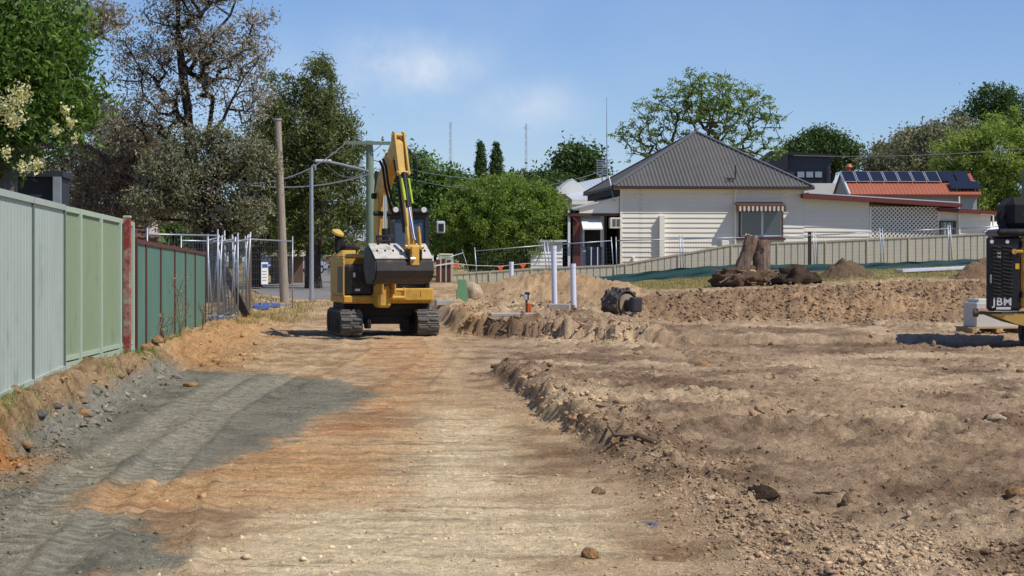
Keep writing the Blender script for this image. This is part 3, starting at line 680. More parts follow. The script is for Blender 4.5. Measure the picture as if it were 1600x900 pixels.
# ------------------------------------------------------------------ poles and wires
POLE = mat('pole_timber', lin(160, 148, 132), .9, 0, .28, 3, .7, 24, stretch=(8, 8, .5)); POLEG = mat('treated_pole', lin(122, 138, 118), .85, 0, .2, 3, .4, 24, stretch=(8, 8, .5))
def pole(name, label, px0, py0, px1, py1, d, r0, r1, matl, cat='pole'):
    a = at(px0, py0, d); b = at(px1, py1, d); a.z = min(a.z, gz(a.x, a.y)) - .2
    r = empty(name, a, 0, label, cat); m = MB(); n = 8
    m.tube([vlerp(a, b, t / n) for t in range(n + 1)], [r0 + (r1 - r0) * t / n for t in range(n + 1)], 14); m.build('shaft', matl, r, True, True); return r, a, b
tp, a, b = pole('timber_pole', 'tall weathered timber pole with its top cut off', 445, 468, 434, 188, 56.5, .14, .098, POLE)
m = MB(); m.tube([b, b + Vector((0, 0, .05))], .125, 14); m.build('cap', STEEL_G, tp, True)
gp_, a, b = pole('steel_pole', 'slim galvanised steel pole standing by the street', 487, 473, 486.5, 262, 60, .075, .06, STEEL_G)
m = MB(); m.tube([b, b + Vector((.02, 0, .06)), b + Vector((.08, 0, .1)), b + Vector((.13, 0, .05)), b + Vector((.13, 0, -.08))], .022, 8); m.build('hook', STEEL_G, gp_, True, True)
m = MB(); m.tube([at(487, 468, 60), at(487, 462, 60)], .09, 12); m.build('collar', STEEL_G, gp_, True)
DP = 74
pp, a, b = pole('power_pole', 'greenish timber power pole with crossarm and street light bracket', 580, 470, 577.5, 220, DP, .2, .14, POLEG, 'power pole')
m = MB(); m.bar(at(537, 223, DP - .2), at(622, 224, DP - .2), .11, .13); m.build('crossarm', POLEG, pp, True)
for px in (545, 560, 598, 614):
    m = MB(); c = at(px, 219.5, DP - .2); m.tube([c + Vector((0, 0, -.02)), c + Vector((0, 0, .05)), c + Vector((0, 0, .09)), c + Vector((0, 0, .16))], [.03, .06, .04, .02], 8); m.build('insulator', mat('insulator', lin(90, 70, 60), .3) if px == 545 else bpy.data.materials['insulator'], pp, True)
m = MB(); m.bar(at(580, 240, DP - .15), at(596, 226, DP - .15), .03); m.build('brace', STEEL_G, pp, True)
m = MB(); m.tube([at(576, 268, DP - .1), at(556, 262, DP - .8), at(530, 256, DP - 1.6), at(515, 253, DP - 2)], .045, 8); br = m.build('light_bracket', STEEL_G, pp, True, True)
m = MB(); m.cbox(at(505, 251.5, DP - 2.3), (.62, .26, .11), .04); m.build('lamp_head', mat('lamp_grey', lin(196, 198, 196), .4), br, True)
m = MB(); m.tube([at(590, 268, DP + 1.5), at(588, 340, DP + 1.5)], .12, 10); m.build('cable_guard', mat('guard_dark', lin(70, 62, 58), .6), pp, True)
WIREM = mat('cable_black', lin(104, 108, 114), .5)
def wire(label, p0, p1, sag, r=.012, n=14):
    p0, p1 = at(*p0), at(*p1); pts = []
    for i in range(n + 1):
        t = i / n; q = vlerp(p0, p1, t); q.z -= sag * 4 * t * (1 - t); pts.append(q)
    o = link('overhead_wire', MB().tube(pts, r, 5).build('overhead_wire', WIREM, data=True)); tag(o, label, 'wire', 'overhead wires')
wire('overhead wire running from the power pole crossarm into the eucalypts, topmost', (545, 219, DP - .2), (372, 286, 62), .5, .02)
wire('thick overhead wire crossing behind the timber pole below the lamp', (577, 272, DP - .2), (368, 286, 68), .3, .028)
wire('overhead wire dropping from the power pole past the lamp head', (576, 262, DP - .3), (505, 250, DP - 2.2), .5, .012)
wire('overhead wire from the crossarm to the right over the round tree', (614, 219, DP - .2), (760, 262, 130), .7, .018)
wire('overhead wire from the power pole to the cottage roof', (582, 262, DP), (955, 262, 82), .9, .012)
wire('lower overhead wire from the power pole past the pencil pines', (582, 250, DP), (900, 236, 160), 1.4, .02)
wire('overhead wire above the solar panel shed', (1240, 243, 118), (1660, 226, 118), .3, .022)
GREYM = mat('mast_grey', lin(176, 186, 200), .6)
def lattice_mast(px, y0, y1, d, wd, label):
    a = at(px, y1, d); h = (y1 - y0) / F * d; r = empty('radio_mast', a, 0, label, 'mast'); legs = [(-wd, -wd), (wd, -wd), (0, wd)]
    for lx, ly in legs:
        m = MB(); m.bar((lx, ly, 0), (lx * .5, ly * .5, h), .09); m.build('leg', GREYM, r)
    m = MB(); n = 16
    for i in range(n):
        t0, t1 = i / n, (i + 1) / n
        for k in range(3):
            p, q = legs[k], legs[(k + 1) % 3]; s0, s1 = 1 - .5 * t0, 1 - .5 * t1
            m.bar((p[0] * s0, p[1] * s0, h * t0), (q[0] * s1, q[1] * s1, h * t1), .045)
    m.build('bracing', GREYM, r)
lattice_mast(704, 190, 400, 420, .45, 'distant lattice radio mast rising behind the excavator boom side of the trees')
lattice_mast(822, 193, 400, 480, .4, 'distant thin lattice mast rising behind the round tree'); 
m = MB(); a_ = at(822, 200, 480); r_ = [o for o in bpy.data.objects if o.name.startswith('radio_mast')][-1]; m.bar(a_ + Vector((-.9, 0, 0)), a_ + Vector((.9, 0, 0)), .12); m.build('cross_bar', GREYM, r_, True)
# ------------------------------------------------------------------ excavator
YEL = mat('machine_yellow', lin(204, 158, 62), .55, 0, .14, 3, dirt=lin(150, 122, 84), dirt_amt=.5, dscale=4, coat=.1)
YELD = mat('dusty_yellow', lin(200, 164, 84), .6, 0, .1, 3, dirt=lin(160, 134, 96), dirt_amt=.4, dscale=3)
BLK = mat('machine_black', lin(30, 30, 32), .42, 0, .25, 4, dirt=lin(84, 76, 66), dirt_amt=.28, dscale=5)
BLKM = mat('matt_black', lin(34, 33, 32), .8, 0, .2, 5, dirt=lin(80, 68, 56), dirt_amt=.15)
RUB = mat('dusty_rubber', lin(96, 93, 88), .85, 0, .2, 6, .3, 30, dirt=lin(150, 138, 122), dirt_amt=.45, dscale=5)
BUCK = mat('worn_bucket_steel', lin(52, 47, 44), .5, .2, .25, 3, dirt=lin(110, 96, 80), dirt_amt=.2, dscale=3)
WORN_LIT = mat('sunlit_worn_steel', lin(206, 200, 188), .45, .2, .1, 4, dirt=lin(120, 104, 88), dirt_amt=.4, dscale=5)  # worn steel, with the sunlit upper face put into its pale colour
CHROME = mat('chrome_rod', lin(205, 208, 214), .14, 1, .02)
LIME = mat('lime_sleeve', lin(176, 206, 52), .5)
TAN = mat('tan_plastic', lin(206, 170, 84), .5)
GLASS = glassmat('cab_glass', (.05, .065, .08), .05); GLASSL = glassmat('mirror_glass', (.5, .52, .54), .1)
LAMP = mat('lamp_lens', lin(220, 220, 215), .15)
EX0, EY0, ETH = -2.85, 42.0, R(12); ec, es = math.cos(ETH), math.sin(ETH)
EZ0 = gz(EX0 - .5, EY0 - .8) - .02
ex_ = empty('excavator', (EX0, EY0, EZ0), ETH, 'yellow and black tracked excavator with its wide bucket curled up in front of the cab', 'excavator')
def E(px, py, yl):
    x = 0
    for _ in range(3):
        d = EY0 + x * es + yl * ec; Xw = (px - 800) / F * d; x = (Xw - EX0 + yl * es) / ec
    return x, CH - (py - HZ) / F * d - EZ0
# undercarriage
def shoe_mesh():
    m = MB(); m.cbox((0, 0, 0), (.46, .128, .035), .01); m.cbox((-.105, 0, .03), (.2, .05, .045), .012); m.cbox((.115, .012, .03), (.18, .05, .045), .012)
    return m.build('track_shoe', RUB, data=True)
SHOE = shoe_mesh()
def track(parent, cx, L, H, wd, nshoe=40):
    r = H / 2 - .05; hl = L / 2 - H / 2; path = []; per = 4 * hl + 2 * math.pi * r
    def pt(s):
        s %= per
        if s < 2 * hl: return (-hl + s, -r, math.pi, )
        s -= 2 * hl
        if s < math.pi * r: a = -math.pi / 2 + s / r; return (hl + r * math.cos(a), r * math.sin(a), a - math.pi / 2)
        s -= math.pi * r
        if s < 2 * hl: return (hl - s, r, 0)
        s -= 2 * hl; a = math.pi / 2 + s / r; return (-hl + r * math.cos(a), r * math.sin(a), a - math.pi / 2)
    prof = [(pt(per * i / 48)[0], pt(per * i / 48)[1] + H / 2) for i in range(48)]
    b = MB(); b.extr(prof, cx - wd * .46, cx + wd * .46, 'x'); belt = b.build('track', BLKM, parent, smooth=False)
    for i in range(nshoe):
        y, z, a = pt(per * i / nshoe)
        o = link('track_shoe', SHOE, belt, (cx, y, z + H / 2), (a, 0, 0)); o.scale = (wd / .46, per / nshoe / .134, 1)
    for s in (-1, 1):
        m = MB(); m.tube([(cx - wd * .49, s * hl, H / 2), (cx + wd * .49, s * hl, H / 2)], r * .72, 20); m.build('sprocket' if s > 0 else 'idler', BLKM, belt, smooth=True)
    m = MB(); m.cbox((cx, 0, H * .48), (wd * 1.0, L * .5, H * .34), .03); m.build('track_frame', BLKM, belt)
for cx in (-.82, .82): track(ex_, cx, 2.75, .58, .47)
m = MB(); m.cbox((0, 0, .5), (1.2, 1.5, .26), .05); m.cbox((0, -.62, .36), (1.1, .3, .2), .04); m.build('undercarriage', BLKM, ex_)
for lx in (-.42, .42):
    m = MB(); m.cbox((lx, -.8, .27), (.14, .14, .2), .02); m.build('lug', BLKM, ex_)
m = MB(); m.tube([(0, 0, .6), (0, 0, .72)], .52, 24); m.build('turntable', BLKM, ex_, smooth=True)
# upper structure
m = MB(); m.cbox((-.02, .1, .795), (1.92, 2.3, .17), .03); m.build('main_frame', YEL, ex_)
m = MB(); m.cbox((.5, -1.1, .9), (.9, .16, .27), .025); m.cbox((.68, -1.185, .93), (.02, .02, .12), .004); m.build('front_fascia', YEL, ex_)
m = MB(); m.cbox((.0, .2, .635), (1.86, 2.0, .16), .03); m.build('underbelly', BLKM, ex_)
m = MB(); m.cbox((-.955, .12, 1.29), (.06, 2.2, .82), .02); m.build('side_panel', YELD, ex_, label='dusty yellow engine side panel')
m = MB(); m.cbox((-.962, -1.0, 1.24), (.045, .08, .74), .015); m.build('corner_trim', YELD, ex_)
bx0, bz0 = E(535, 462, -1.02); bx1, bz1 = E(584, 413, -1.02)
m = MB(); m.cbox(((bx0 + bx1) / 2, -.55, (bz0 + bz1) / 2), (bx1 - bx0, .98, bz1 - bz0), .05); tb_ = m.build('tool_box', BLK, ex_, smooth=False)
m = MB(); m.cbox((bx0 + .25, -1.05, 1.32), (.05, .02, .1), .006); m.build('latch', LAMP, tb_)
m = MB(); m.cbox((bx0 + .32, -1.048, 1.0), (.11, .012, .05), .004); m.build('decal', LAMP, tb_)
m = MB(); m.cbox((-.38, .55, 1.36), (1.2, 1.25, .98), .12); m.build('engine_hood', YEL, ex_)
m = MB(); m.cbox((.0, 1.12, 1.2), (1.9, .5, .8), .12); m.build('counterweight', BLKM, ex_)
m = MB(); m.cbox((-.62, -.55, 1.72), (.46, .55, .1), .03); m.build('hood_pad', YELD, ex_)
m = MB(); m.cbox((-.28, -.5, 1.78), (.34, .7, .1), .03); m.build('hood_cover', mat('hood_grey', lin(74, 78, 92), .5), ex_)
m = MB(); m.tube([(-.3, -.92, 1.62), (-.3, -.92, 1.74)], .07, 12); m.tube([(-.3, -.92, 1.74), (-.3, -.92, 1.77)], .085, 12); m.build('filler_cap', STEEL_G, ex_)
# rear mirror on its stalk
mx, mz = E(527, 395, .5)
m = MB(); m.tube([(mx, .5, 1.7), (mx - .02, .5, 2.0)], .03, 8); m.cbox((mx + .04, .45, 2.0), (.2, .16, .42), .04); mk = m.build('mirror_arm', BLKM, ex_)
m = MB(); V_ = []; 
m.tube([(mx + .0, .44, 2.22), (mx + .012, .425, 2.255), (mx + .03, .41, 2.3)], [.15, .14, .05], 14); m.build('mirror_back', TAN, mk, smooth=True)
m = MB(); m.tube([(mx + .16, .45, 2.26), (mx + .33, .2, 1.95), (mx + .4, -.1, 1.8)], .015, 6); m.build('grab_rail', BLKM, mk)
m = MB(); m.cbox((mx + .2, .3, 1.86), (.22, .3, .26), .05); m.build('exhaust_cover', BLKM, ex_)
# cab
cx0, cz1 = E(611, 326, -1.0); cx1, _ = E(671, 326, -1.0); cw = cx1 - cx0; cc = (cx0 + cx1) / 2
def pill(m, pts, r=.05): 
    for a, b in zip(pts[:-1], pts[1:]): m.bar(a, b, r * 2, r * 2)
cab = MB(); zb, zt = 1.0, cz1
cab.cbox((cc, -.28, zt - .06), (cw + .04, 1.45, .13), .05)
cab.cbox((cc, -.2, zb + .12), (cw, 1.35, .36), .05)
for xx in (cx0 + .045, cx1 - .045):
    cab.bar((xx, -.98, zb), (xx, -1.0, 1.9), .09, .09, (0, 1, 0)); cab.bar((xx, -1.0, 1.9), (xx, -.86, zt - .1), .09, .09, (0, 1, 0))
    cab.bar((xx, .42, zb), (xx, .42, zt - .08), .09, .12, (0, 1, 0)); cab.bar((xx, -.25, zb), (xx, -.25, zt - .08), .07, .08, (0, 1, 0))
cab.bar((cx0, -.87, zt - .15), (cx1, -.87, zt - .15), .1, .12); cabo = cab.build('cab', BLK, ex_)
m = MB(); m.add([(cx0 + .08, -.985, zb + .3), (cx1 - .08, -.985, zb + .3), (cx1 - .08, -.985, 1.9), (cx0 + .08, -.985, 1.9)], [(0, 1, 2, 3)]); m.add([(cx0 + .08, -.985, 1.9), (cx1 - .08, -.985, 1.9), (cx1 - .08, -.87, zt - .12), (cx0 + .08, -.87, zt - .12)], [(0, 1, 2, 3)])
m.xform(Matrix.Translation((0, .01, 0))); m.build('windscreen', GLASS, cabo)
for k, xx in enumerate((cx0 + .03, cx1 - .03)):
    m = MB(); m.bx(xx - .008, xx + .008, -.92, -.28, zb + .32, zt - .14); m.bx(xx - .008, xx + .008, -.2, .36, zb + .32, zt - .14); m.build('side_window', GLASS, cabo)
m = MB(); m.bx(cx0 + .1, cx1 - .1, .42, .44, 1.4, zt - .14); m.build('rear_window', GLASS, cabo)
m = MB(); m.cbox((cc + .02, -.2, 1.45), (.48, .45, .16), .05); m.cbox((cc + .02, .05, 1.8), (.46, .14, .7), .06); m.build('seat', BLKM, cabo)
for xx in (cx0 + .1, cx1 - .12):
    m = MB(); m.tube([(xx, -1.02, zt - .02), (xx, -.95, zt - .02)], .06, 12); m.build('work_light', LAMP, cabo)
m = MB(); m.bar((cc - .05, -1.02, zb + .42), (cc + .22, -1.0, zb + 1.0), .018); m.build('wiper', BLKM, cabo)
x_, z_ = E(688, 355, -.7)
m = MB(); m.tube([(cx1 - .02, -.75, zt - .35), (cx1 + .1, -.75, zt - .3), (x_ - .05, -.72, z_ + .1)], .014, 6); m.build('mirror_stay', BLKM, cabo)
m = MB(); m.cbox((x_, -.72, z_), (.2, .06, .27), .03); mr_ = m.build('mirror', GLASSL, ex_)
m = MB(); m.cbox((x_ + .01, -.755, z_ - .01), (.12, .01, .17), .004); m.build('mirror_face', BLK, mr_)
m = MB(); m.cbox((cx0 + .38, -1.12, 1.22), (cw + .1, .16, .1), .03); m.build('step_guard', BLK, ex_)
# swing boom assembly: own frame, x lateral, forward = -y
fx_, _z = E(598, 455, -1.3)
BM = Matrix.Translation((fx_, -1.3, 0)) @ Matrix.Rotation(R(13), 4, 'Z')
def bxf(m):
    for v in m.v:
        if v.z > 3: v.z = 3 + (v.z - 3) * .79
    m.xform(BM)
def prof_part(name, prof, w0, w1, mt, parent, x0=0, smooth=False, bevel=.012):
    m = MB(); m.extr([(-r, z) for r, z in prof], x0 - w0 / 2, x0 + w1 / 2, 'x'); bxf(m); return m.build(name, mt, parent, bevel=bevel)
def rod(name, pts, r, mt, parent, x0=0, n=12):
    m = MB(); m.tube([(x0, -a, z) for a, z in pts], r, n); bxf(m); return m.build(name, mt, parent, smooth=True)
def rodx(name, a, b, r, mt, parent, n=12):
    m = MB(); m.tube([a, b], r, n); bxf(m); return m.build(name, mt, parent, smooth=True)
m = MB(); m.cbox((-.02, -.02, .88), (.3, .36, .5), .05); m.cbox((-.14, -.2, 1.12), (.05, .34, .4), .02); m.cbox((.14, -.2, 1.12), (.05, .34, .4), .02); m.cbox((.24, -.22, .84), (.36, .1, .08), .03); m.cbox((.24, -.22, 1.0), (.3, .1, .07), .03); m.cbox((.4, -.2, .92), (.08, .12, .26), .03)
bxf(m); sw = m.build('swing_post', YEL, ex_)
boom = prof_part('boom', [(-.06, .98), (-.2, 1.5), (-.3, 2.2), (-.29, 2.85), (-.16, 3.25), (.12, 3.62), (.72, 4.32), (.84, 4.42), (.97, 4.4), (1.02, 4.25), (.95, 4.12), (.48, 3.52), (.22, 3.14), (.06, 2.75), (.02, 2.2), (.08, 1.5), (.14, .98)], .2, .2, YEL, ex_)
prof_part('boom_plate', [(-.2, 1.7), (-.24, 2.4), (-.18, 2.8), (.0, 3.1), (.05, 2.8), (.02, 2.2), (.0, 1.7)], .0, .24, YELD, boom, -.12, bevel=0)
rodx('boom_pin', (-.2, .1, 3.0), (.2, .1, 3.0), .07, BLKM, boom); rodx('boom_pin', (-.22, -.05, 2.62), (.22, -.05, 2.62), .05, BLKM, boom)
rod('lift_cylinder', [(.2, 1.1), (.17, 2.3)], .07, BLK, ex_, -.02); rod('lift_rod', [(.17, 2.3), (.18, 3.0)], .04, CHROME, ex_, -.02)
rod('stick_cylinder', [(-.18, 3.35), (.35, 4.12)], .07, YELD, ex_); rod('stick_rod', [(.35, 4.12), (.62, 4.5)], .035, CHROME, ex_)
# stick: upper cheeks, box, cylinder in front
stick = prof_part('stick', [(.66, 4.52), (.8, 4.56), (1.0, 4.35), (1.14, 3.7), (1.36, 3.0), (1.68, 1.98), (1.64, 1.84), (1.52, 1.86), (1.2, 2.8), (.9, 3.6), (.72, 4.2)], .15, .15, YELD, ex_)
for s in (-1, 1):
    m = MB(); m.extr([(-r, z) for r, z in [(.86, 4.66), (.98, 4.62), (1.22, 3.68), (1.26, 3.5), (1.14, 3.46), (1.02, 3.9), (.84, 4.5)]], s * .105 - .022, s * .105 + .022, 'x'); bxf(m); m.build('stick_cheek', YELD, stick, bevel=.006)
rodx('cheek_pin', (-.15, -.92, 4.55), (.15, -.92, 4.55), .045, YEL, stick); rodx('cheek_pin', (-.15, -1.19, 3.56), (.15, -1.19, 3.56), .05, YEL, stick)
rod('bucket_cylinder', [(1.2, 3.56), (1.42, 2.72)], .062, BLK, ex_, .0)
rod('lime_sleeve', [(1.24, 3.4), (1.42, 2.86)], .032, LIME, ex_, -.06, 8); rod('lime_sleeve', [(1.24, 3.4), (1.46, 2.8)], .022, LIME, ex_, .09, 8)
rod('cylinder_rod', [(1.42, 2.72), (1.72, 2.06)], .038, CHROME, ex_, .02)
for k, (x0, pts) in enumerate(((-.17, [(.45, 3.95), (.62, 3.75), (.75, 3.3), (.95, 2.9), (1.15, 2.75)]), (-.22, [(.4, 3.9), (.58, 3.7), (.72, 3.2), (.95, 2.8), (1.15, 2.6)]), (.2, [(.95, 4.2), (1.2, 4.0), (1.3, 3.6), (1.2, 3.2)]), (.23, [(.9, 4.1), (1.3, 3.95), (1.38, 3.5), (1.25, 3.1)]))):
    rod('hydraulic_hose', pts, .028 if k < 2 else .018, BLKM, ex_, x0, 8)
rod('stick_pipe', [(.95, 3.9), (1.2, 3.1), (1.48, 2.2)], .03, BLK, ex_, -.11, 8)
# linkage ears and coupler
for s in (-1, 1):
    m = MB(); m.extr([(-r, z) for r, z in [(1.62, 2.3), (1.72, 2.32), (1.78, 2.1), (1.82, 1.86), (1.7, 1.84), (1.68, 2.06)]], s * .13 - .02, s * .13 + .02, 'x'); bxf(m); m.build('link_ear', YEL, ex_, bevel=.006)
m = MB(); m.cbox((.0, -1.74, 1.72), (.2, .2, .42), .03); bxf(m); cp = m.build('coupler', YEL, ex_)
rodx('coupler_pin', (-.2, -1.76, 1.9), (.2, -1.76, 1.9), .05, YEL, cp); rodx('coupler_pin', (-.12, -1.86, 1.66), (-.02, -1.86, 1.66), .035, LAMP, cp)
# bucket
bw = .61; bxc = -.22
outer = [(1.2, 1.9), (1.42, 1.9), (1.72, 1.68), (1.8, 1.6), (1.84, 1.42), (1.78, 1.26), (1.62, 1.17), (1.3, 1.14)]
inner = [(1.3, 1.19), (1.6, 1.22), (1.73, 1.3), (1.78, 1.42), (1.75, 1.57), (1.68, 1.64), (1.4, 1.85), (1.2, 1.85)]
bk = prof_part('bucket', outer + inner, bw * 2, bw * 2, BUCK, ex_, bxc, bevel=0)
for s in (-1, 1):
    m = MB(); m.extr([(-r, z) for r, z in [(1.18, 1.88), (1.41, 1.88), (1.7, 1.67), (1.78, 1.6), (1.82, 1.42), (1.76, 1.27), (1.6, 1.185), (1.28, 1.155), (1.12, 1.5)]], bxc + s * (bw + .012) - .014, bxc + s * (bw + .012) + .014, 'x'); bxf(m); m.build('side_plate', BUCK, bk)
m = MB(); m.extr([(-r, z) for r, z in [(1.36, 1.958), (1.43, 1.915), (1.78, 1.655), (1.785, 1.675), (1.45, 1.93), (1.37, 1.975)]], bxc - bw - .02, bxc + bw + .02, 'x'); bxf(m); m.build('wear_plate', WORN_LIT, bk)
for i in range(7):
    x0 = bxc - bw + .09 + i * (2 * bw - .18) / 6; m = MB(); m.cbox((x0, -1.6, 1.825), (.03, .05, .05), .01); bxf(m); m.build('plate_bolt', BUCK, bk)
m = MB(); 
for s in (-.12, .12): m.tube([(bxc - .3 + s, -1.42, 1.92), (bxc - .32 + s, -1.36, 2.12)], .022, 8)
m.tube([(bxc - .45, -1.36, 2.12), (bxc - .17, -1.36, 2.12)], .022, 8); m.tube([(bxc - .44, -1.4, 2.02), (bxc - .16, -1.4, 2.02)], .02, 8); bxf(m); m.build('bucket_ear', BLKM, bk)
for s in (-.13, .13):
    m = MB(); m.cbox((s, -1.66, 1.74), (.035, .4, .22), .02); bxf(m); m.build('hanger_plate', BUCK, bk)

# ------------------------------------------------------------------ machine at the right edge
D2 = 35.0; M2X = X(1548, D2)
root2 = empty('compact_loader', (M2X + 1.15, D2 + .9, gz(M2X + 1.2, D2 + .9) - .02), R(-4), 'black and yellow tracked machine with a louvred rear door lettered JBM', 'loader'); g2 = WM[root2.name].translation.z
def L2(px, py, yl=-.9): return (px - 1548) / F * D2 - 1.15, CH - (py - HZ) / F * (D2) - g2
zt2 = L2(1548, 369)[1]; zb2 = L2(1548, 486)[1]
m = MB(); m.cbox((-.83, -.86, (zt2 + zb2) / 2), (.62, .16, zt2 - zb2), .05); door = m.build('rear_door', BLK, root2)
for k in range(14):
    z = zt2 - .2 - k * .067
    for (x0, x1) in ((-1.05, -.9), (-.87, -.69)):
        m = MB(); m.box(((x0 + x1) / 2, -.955, z), (x1 - x0, .025, .03), Matrix.Rotation(R(10), 3, 'Y') @ Matrix.Rotation(R(35), 3, 'X')); m.build('louvre', BLKM, door)
for xx in (-1.06, -.78):
    m = MB(); m.tube([(xx, -.955, zt2 - .1), (xx, -.93, zt2 - .1)], .035, 12); m.build('lamp', LAMP, door)
m = MB(); m.cbox((-.93, -.945, zt2 - .34), (.07, .012, .14), .004); m.build('label_plate', LAMP, door)
def text_mesh(body, size, mt, ext=.003, bold=.004):
    cu = bpy.data.curves.new('lettering', 'FONT'); cu.body = body; cu.size = size; cu.extrude = ext; cu.offset = bold; cu.align_x = 'CENTER'; cu.space_character = 1.12
    ob = bpy.data.objects.new('lettering_tmp', cu); COL.objects.link(ob); bpy.context.view_layer.update()
    me = bpy.data.meshes.new_from_object(ob.evaluated_get(bpy.context.evaluated_depsgraph_get())); bpy.data.objects.remove(ob); me.name = 'lettering'
    me.materials.clear(); me.materials.append(mt); return me
LETW = mat('letter_white', lin(214, 214, 210), .6, 0, .02)
zl = L2(1568, 477)[1]
link('lettering', text_mesh('JBM', .2, LETW), door, (-.87, -.945, zl), (R(90), 0, 0))
m = MB(); m.box((-.85, -.945, zl - .055), (.26, .008, .045)); m.build('lettering_strip', LETW, door)
for zz in (zt2 - .15, zb2 + .3):
    m = MB(); m.tube([(-.52, -.955, zz - .06), (-.52, -.955, zz + .06)], .022, 8); m.build('hinge', BLKM, door)
m = MB(); m.cbox((-1.08, -.955, (zt2 + zb2) / 2 - .1), (.03, .03, .16), .01); m.build('handle', STEEL_G, door)
m = MB(); m.box((-.6, -.945, zt2 - .55), (.07, .006, .1)); m.build('warning_label', mat('warning_yellow', lin(220, 180, 50), .5), door)
m = MB(); m.cbox((.06, -.35, zt2 + .07), (2.06, 1.3, .13), .05); m.build('hood', BLK, root2)
m = MB(); m.cbox((.28, -.3, (zt2 + zb2) / 2 + .02), (1.62, 1.3, zt2 - zb2 - .06), .05); m.build('body', YEL, root2)
m = MB(); m.cbox((-.58, -.968, zt2 - .28), (.16, .05, .06), .015); m.tube([(-.66, -.99, zt2 - .28), (-.66, -.93, zt2 - .28)], .05, 10); m.build('door_latch', YEL, root2)
m = MB(); m.cbox((-.05, .1, zt2 + .42), (1.3, 1.2, .62), .14); m.build('engine_cover', BLKM, root2)
m = MB(); m.tube([(-.72, -.3, zt2 + .1), (-.78, -.3, zt2 + .38), (-.62, -.3, zt2 + .56), (-.3, -.3, zt2 + .62)], .09, 12); m.build('hose_loom', BLKM, root2, smooth=True)
m = MB(); m.cbox((.5, .5, zt2 + .75), (1.3, 1.2, 1.2), .1); m.build('cab', BLK, root2)
zp = L2(1548, 489)[1]
m = MB(); m.tube([(-1.34, -.8, zp), (-.85, -.8, zp - .02)], .03, 10); m.tube([(-1.37, -.8, zp), (-1.28, -.8, zp)], .075, 12); m.build('tow_pin', mat('rusty_steel', lin(92, 78, 62), .7), root2)
m = MB(); m.extr([(-1.08, zp - .02), (1.05, zp + .02), (1.05, .3), (-.35, .38), (-.62, zp - .2)], -.9, .5, 'y'); m.build('belly_frame', YELD, root2)
for cx in (-.28, .92): track(root2, cx + .28, 2.2, .6, .42, 34)

# ------------------------------------------------------------------ compaction wheel lying on the soil
IRON = mat('worn_iron', lin(88, 82, 76), .6, .25, .3, 5, dirt=lin(132, 116, 98), dirt_amt=.45, dscale=6); IRONL = mat('dusty_iron', lin(150, 134, 112), .7, .1, .2, 5)
wp = at(968, 497, 44.2); wz = gz(wp.x, wp.y)
cwh = empty('compaction_wheel', (wp.x, wp.y, wz - .03), R(-50), 'rusty steel compaction wheel with blunt pads lying on the soil berm', 'compaction wheel')
RW = .34
def disc(m, x0, x1, r0, r1, n=28):
    vs = []; fs = []
    for i in range(n):
        a = 2 * math.pi * i / n
        for x, r in ((x0, r0), (x0, r1), (x1, r1), (x1, r0)): vs.append((x, r * math.cos(a), r * math.sin(a) + RW))
    for i in range(n):
        j = (i + 1) % n
        for k in range(4): fs.append((4 * i + k, 4 * i + (k + 1) % 4, 4 * j + (k + 1) % 4, 4 * j + k))
    m.add(vs, fs)
m = MB(); disc(m, -.26, .26, RW - .04, RW - .01); disc(m, -.26, -.22, .1, RW - .02); disc(m, .05, .09, .1, RW - .02); m.build('drum', IRON, cwh)
for row, x in enumerate((-.2, 0, .2)):
    for i in range(10):
        a = 2 * math.pi * (i + .33 * row) / 10
        m = MB(); m.box((0, 0, .045), (.09, .08, .075), None, .75); m.xform(Matrix.Translation((x, 0, RW)) @ Matrix.Rotation(a, 4, 'X') @ Matrix.Translation((0, 0, RW - .03))); m.build('pad', IRON, cwh)
m = MB(); disc(m, .2, .27, .06, .24); m.build('hub', IRONL, cwh)
m = MB(); m.cbox((.42, -.05, RW - .02), (.5, .16, .26), .03, Matrix.Rotation(R(-12), 3, 'Z')); m.cbox((.62, -.08, RW + .0), (.16, .3, .34), .03); m.build('hanger_arm', mat('dark_iron', lin(58, 58, 60), .5, .3), cwh)
# ------------------------------------------------------------------ weatherboard cottage
CREAM = mat('cream_weatherboard', lin(232, 224, 208), .6, 0, .03, 2, dirt=lin(204, 196, 172), dirt_amt=.12, dscale=2); CREAMT = mat('cream_trim', lin(238, 230, 216), .55, 0, .03)
ROOFG = mat('grey_corrugated_steel', lin(100, 97, 92), .55, .05, .1, 1.5, dirt=lin(110, 100, 92), dirt_amt=.15, dscale=.8); RIDGE = mat('ridge_cap', lin(120, 118, 118), .45, .3)
BROWN = mat('brown_trim', lin(86, 56, 46), .6, 0, .1); GUT = mat('gutter_dark', lin(66, 50, 46), .5); REDF = mat('maroon_fascia', lin(108, 52, 46), .55, 0, .08)
WINF = mat('window_white', lin(215, 218, 220), .5, 0, .02); PANE = glassmat('window_glass', (.06, .075, .085), .04); DARKIN = mat('interior_shade', lin(34, 30, 28), .9)  # last material: indoor shade as a near-black colour
LIGHTMETAL = mat('light_metal_roof', lin(206, 212, 216), .4, .2, .05, 2)
HX, HY, HR = X(970, 77), 77.0, R(5.6); hc, hs = math.cos(HR), math.sin(HR)
GB = 1.0
house = empty('cottage', (HX, HY, GB), HR, 'cream weatherboard cottage with a dark grey corrugated hip roof', 'house')
def Hh(px, py, yl=0.0):
    k = (px - 800) / F; lx = (k * (HY + yl * hc) - HX + yl * hs) / (hc - k * hs); d = HY + lx * hs + yl * hc
    return lx, CH - (py - HZ) / F * d - GB
W1 = Hh(1256, 300)[0]; ZE = Hh(1110, 291, -.38)[1]; ZW = ZE - .06
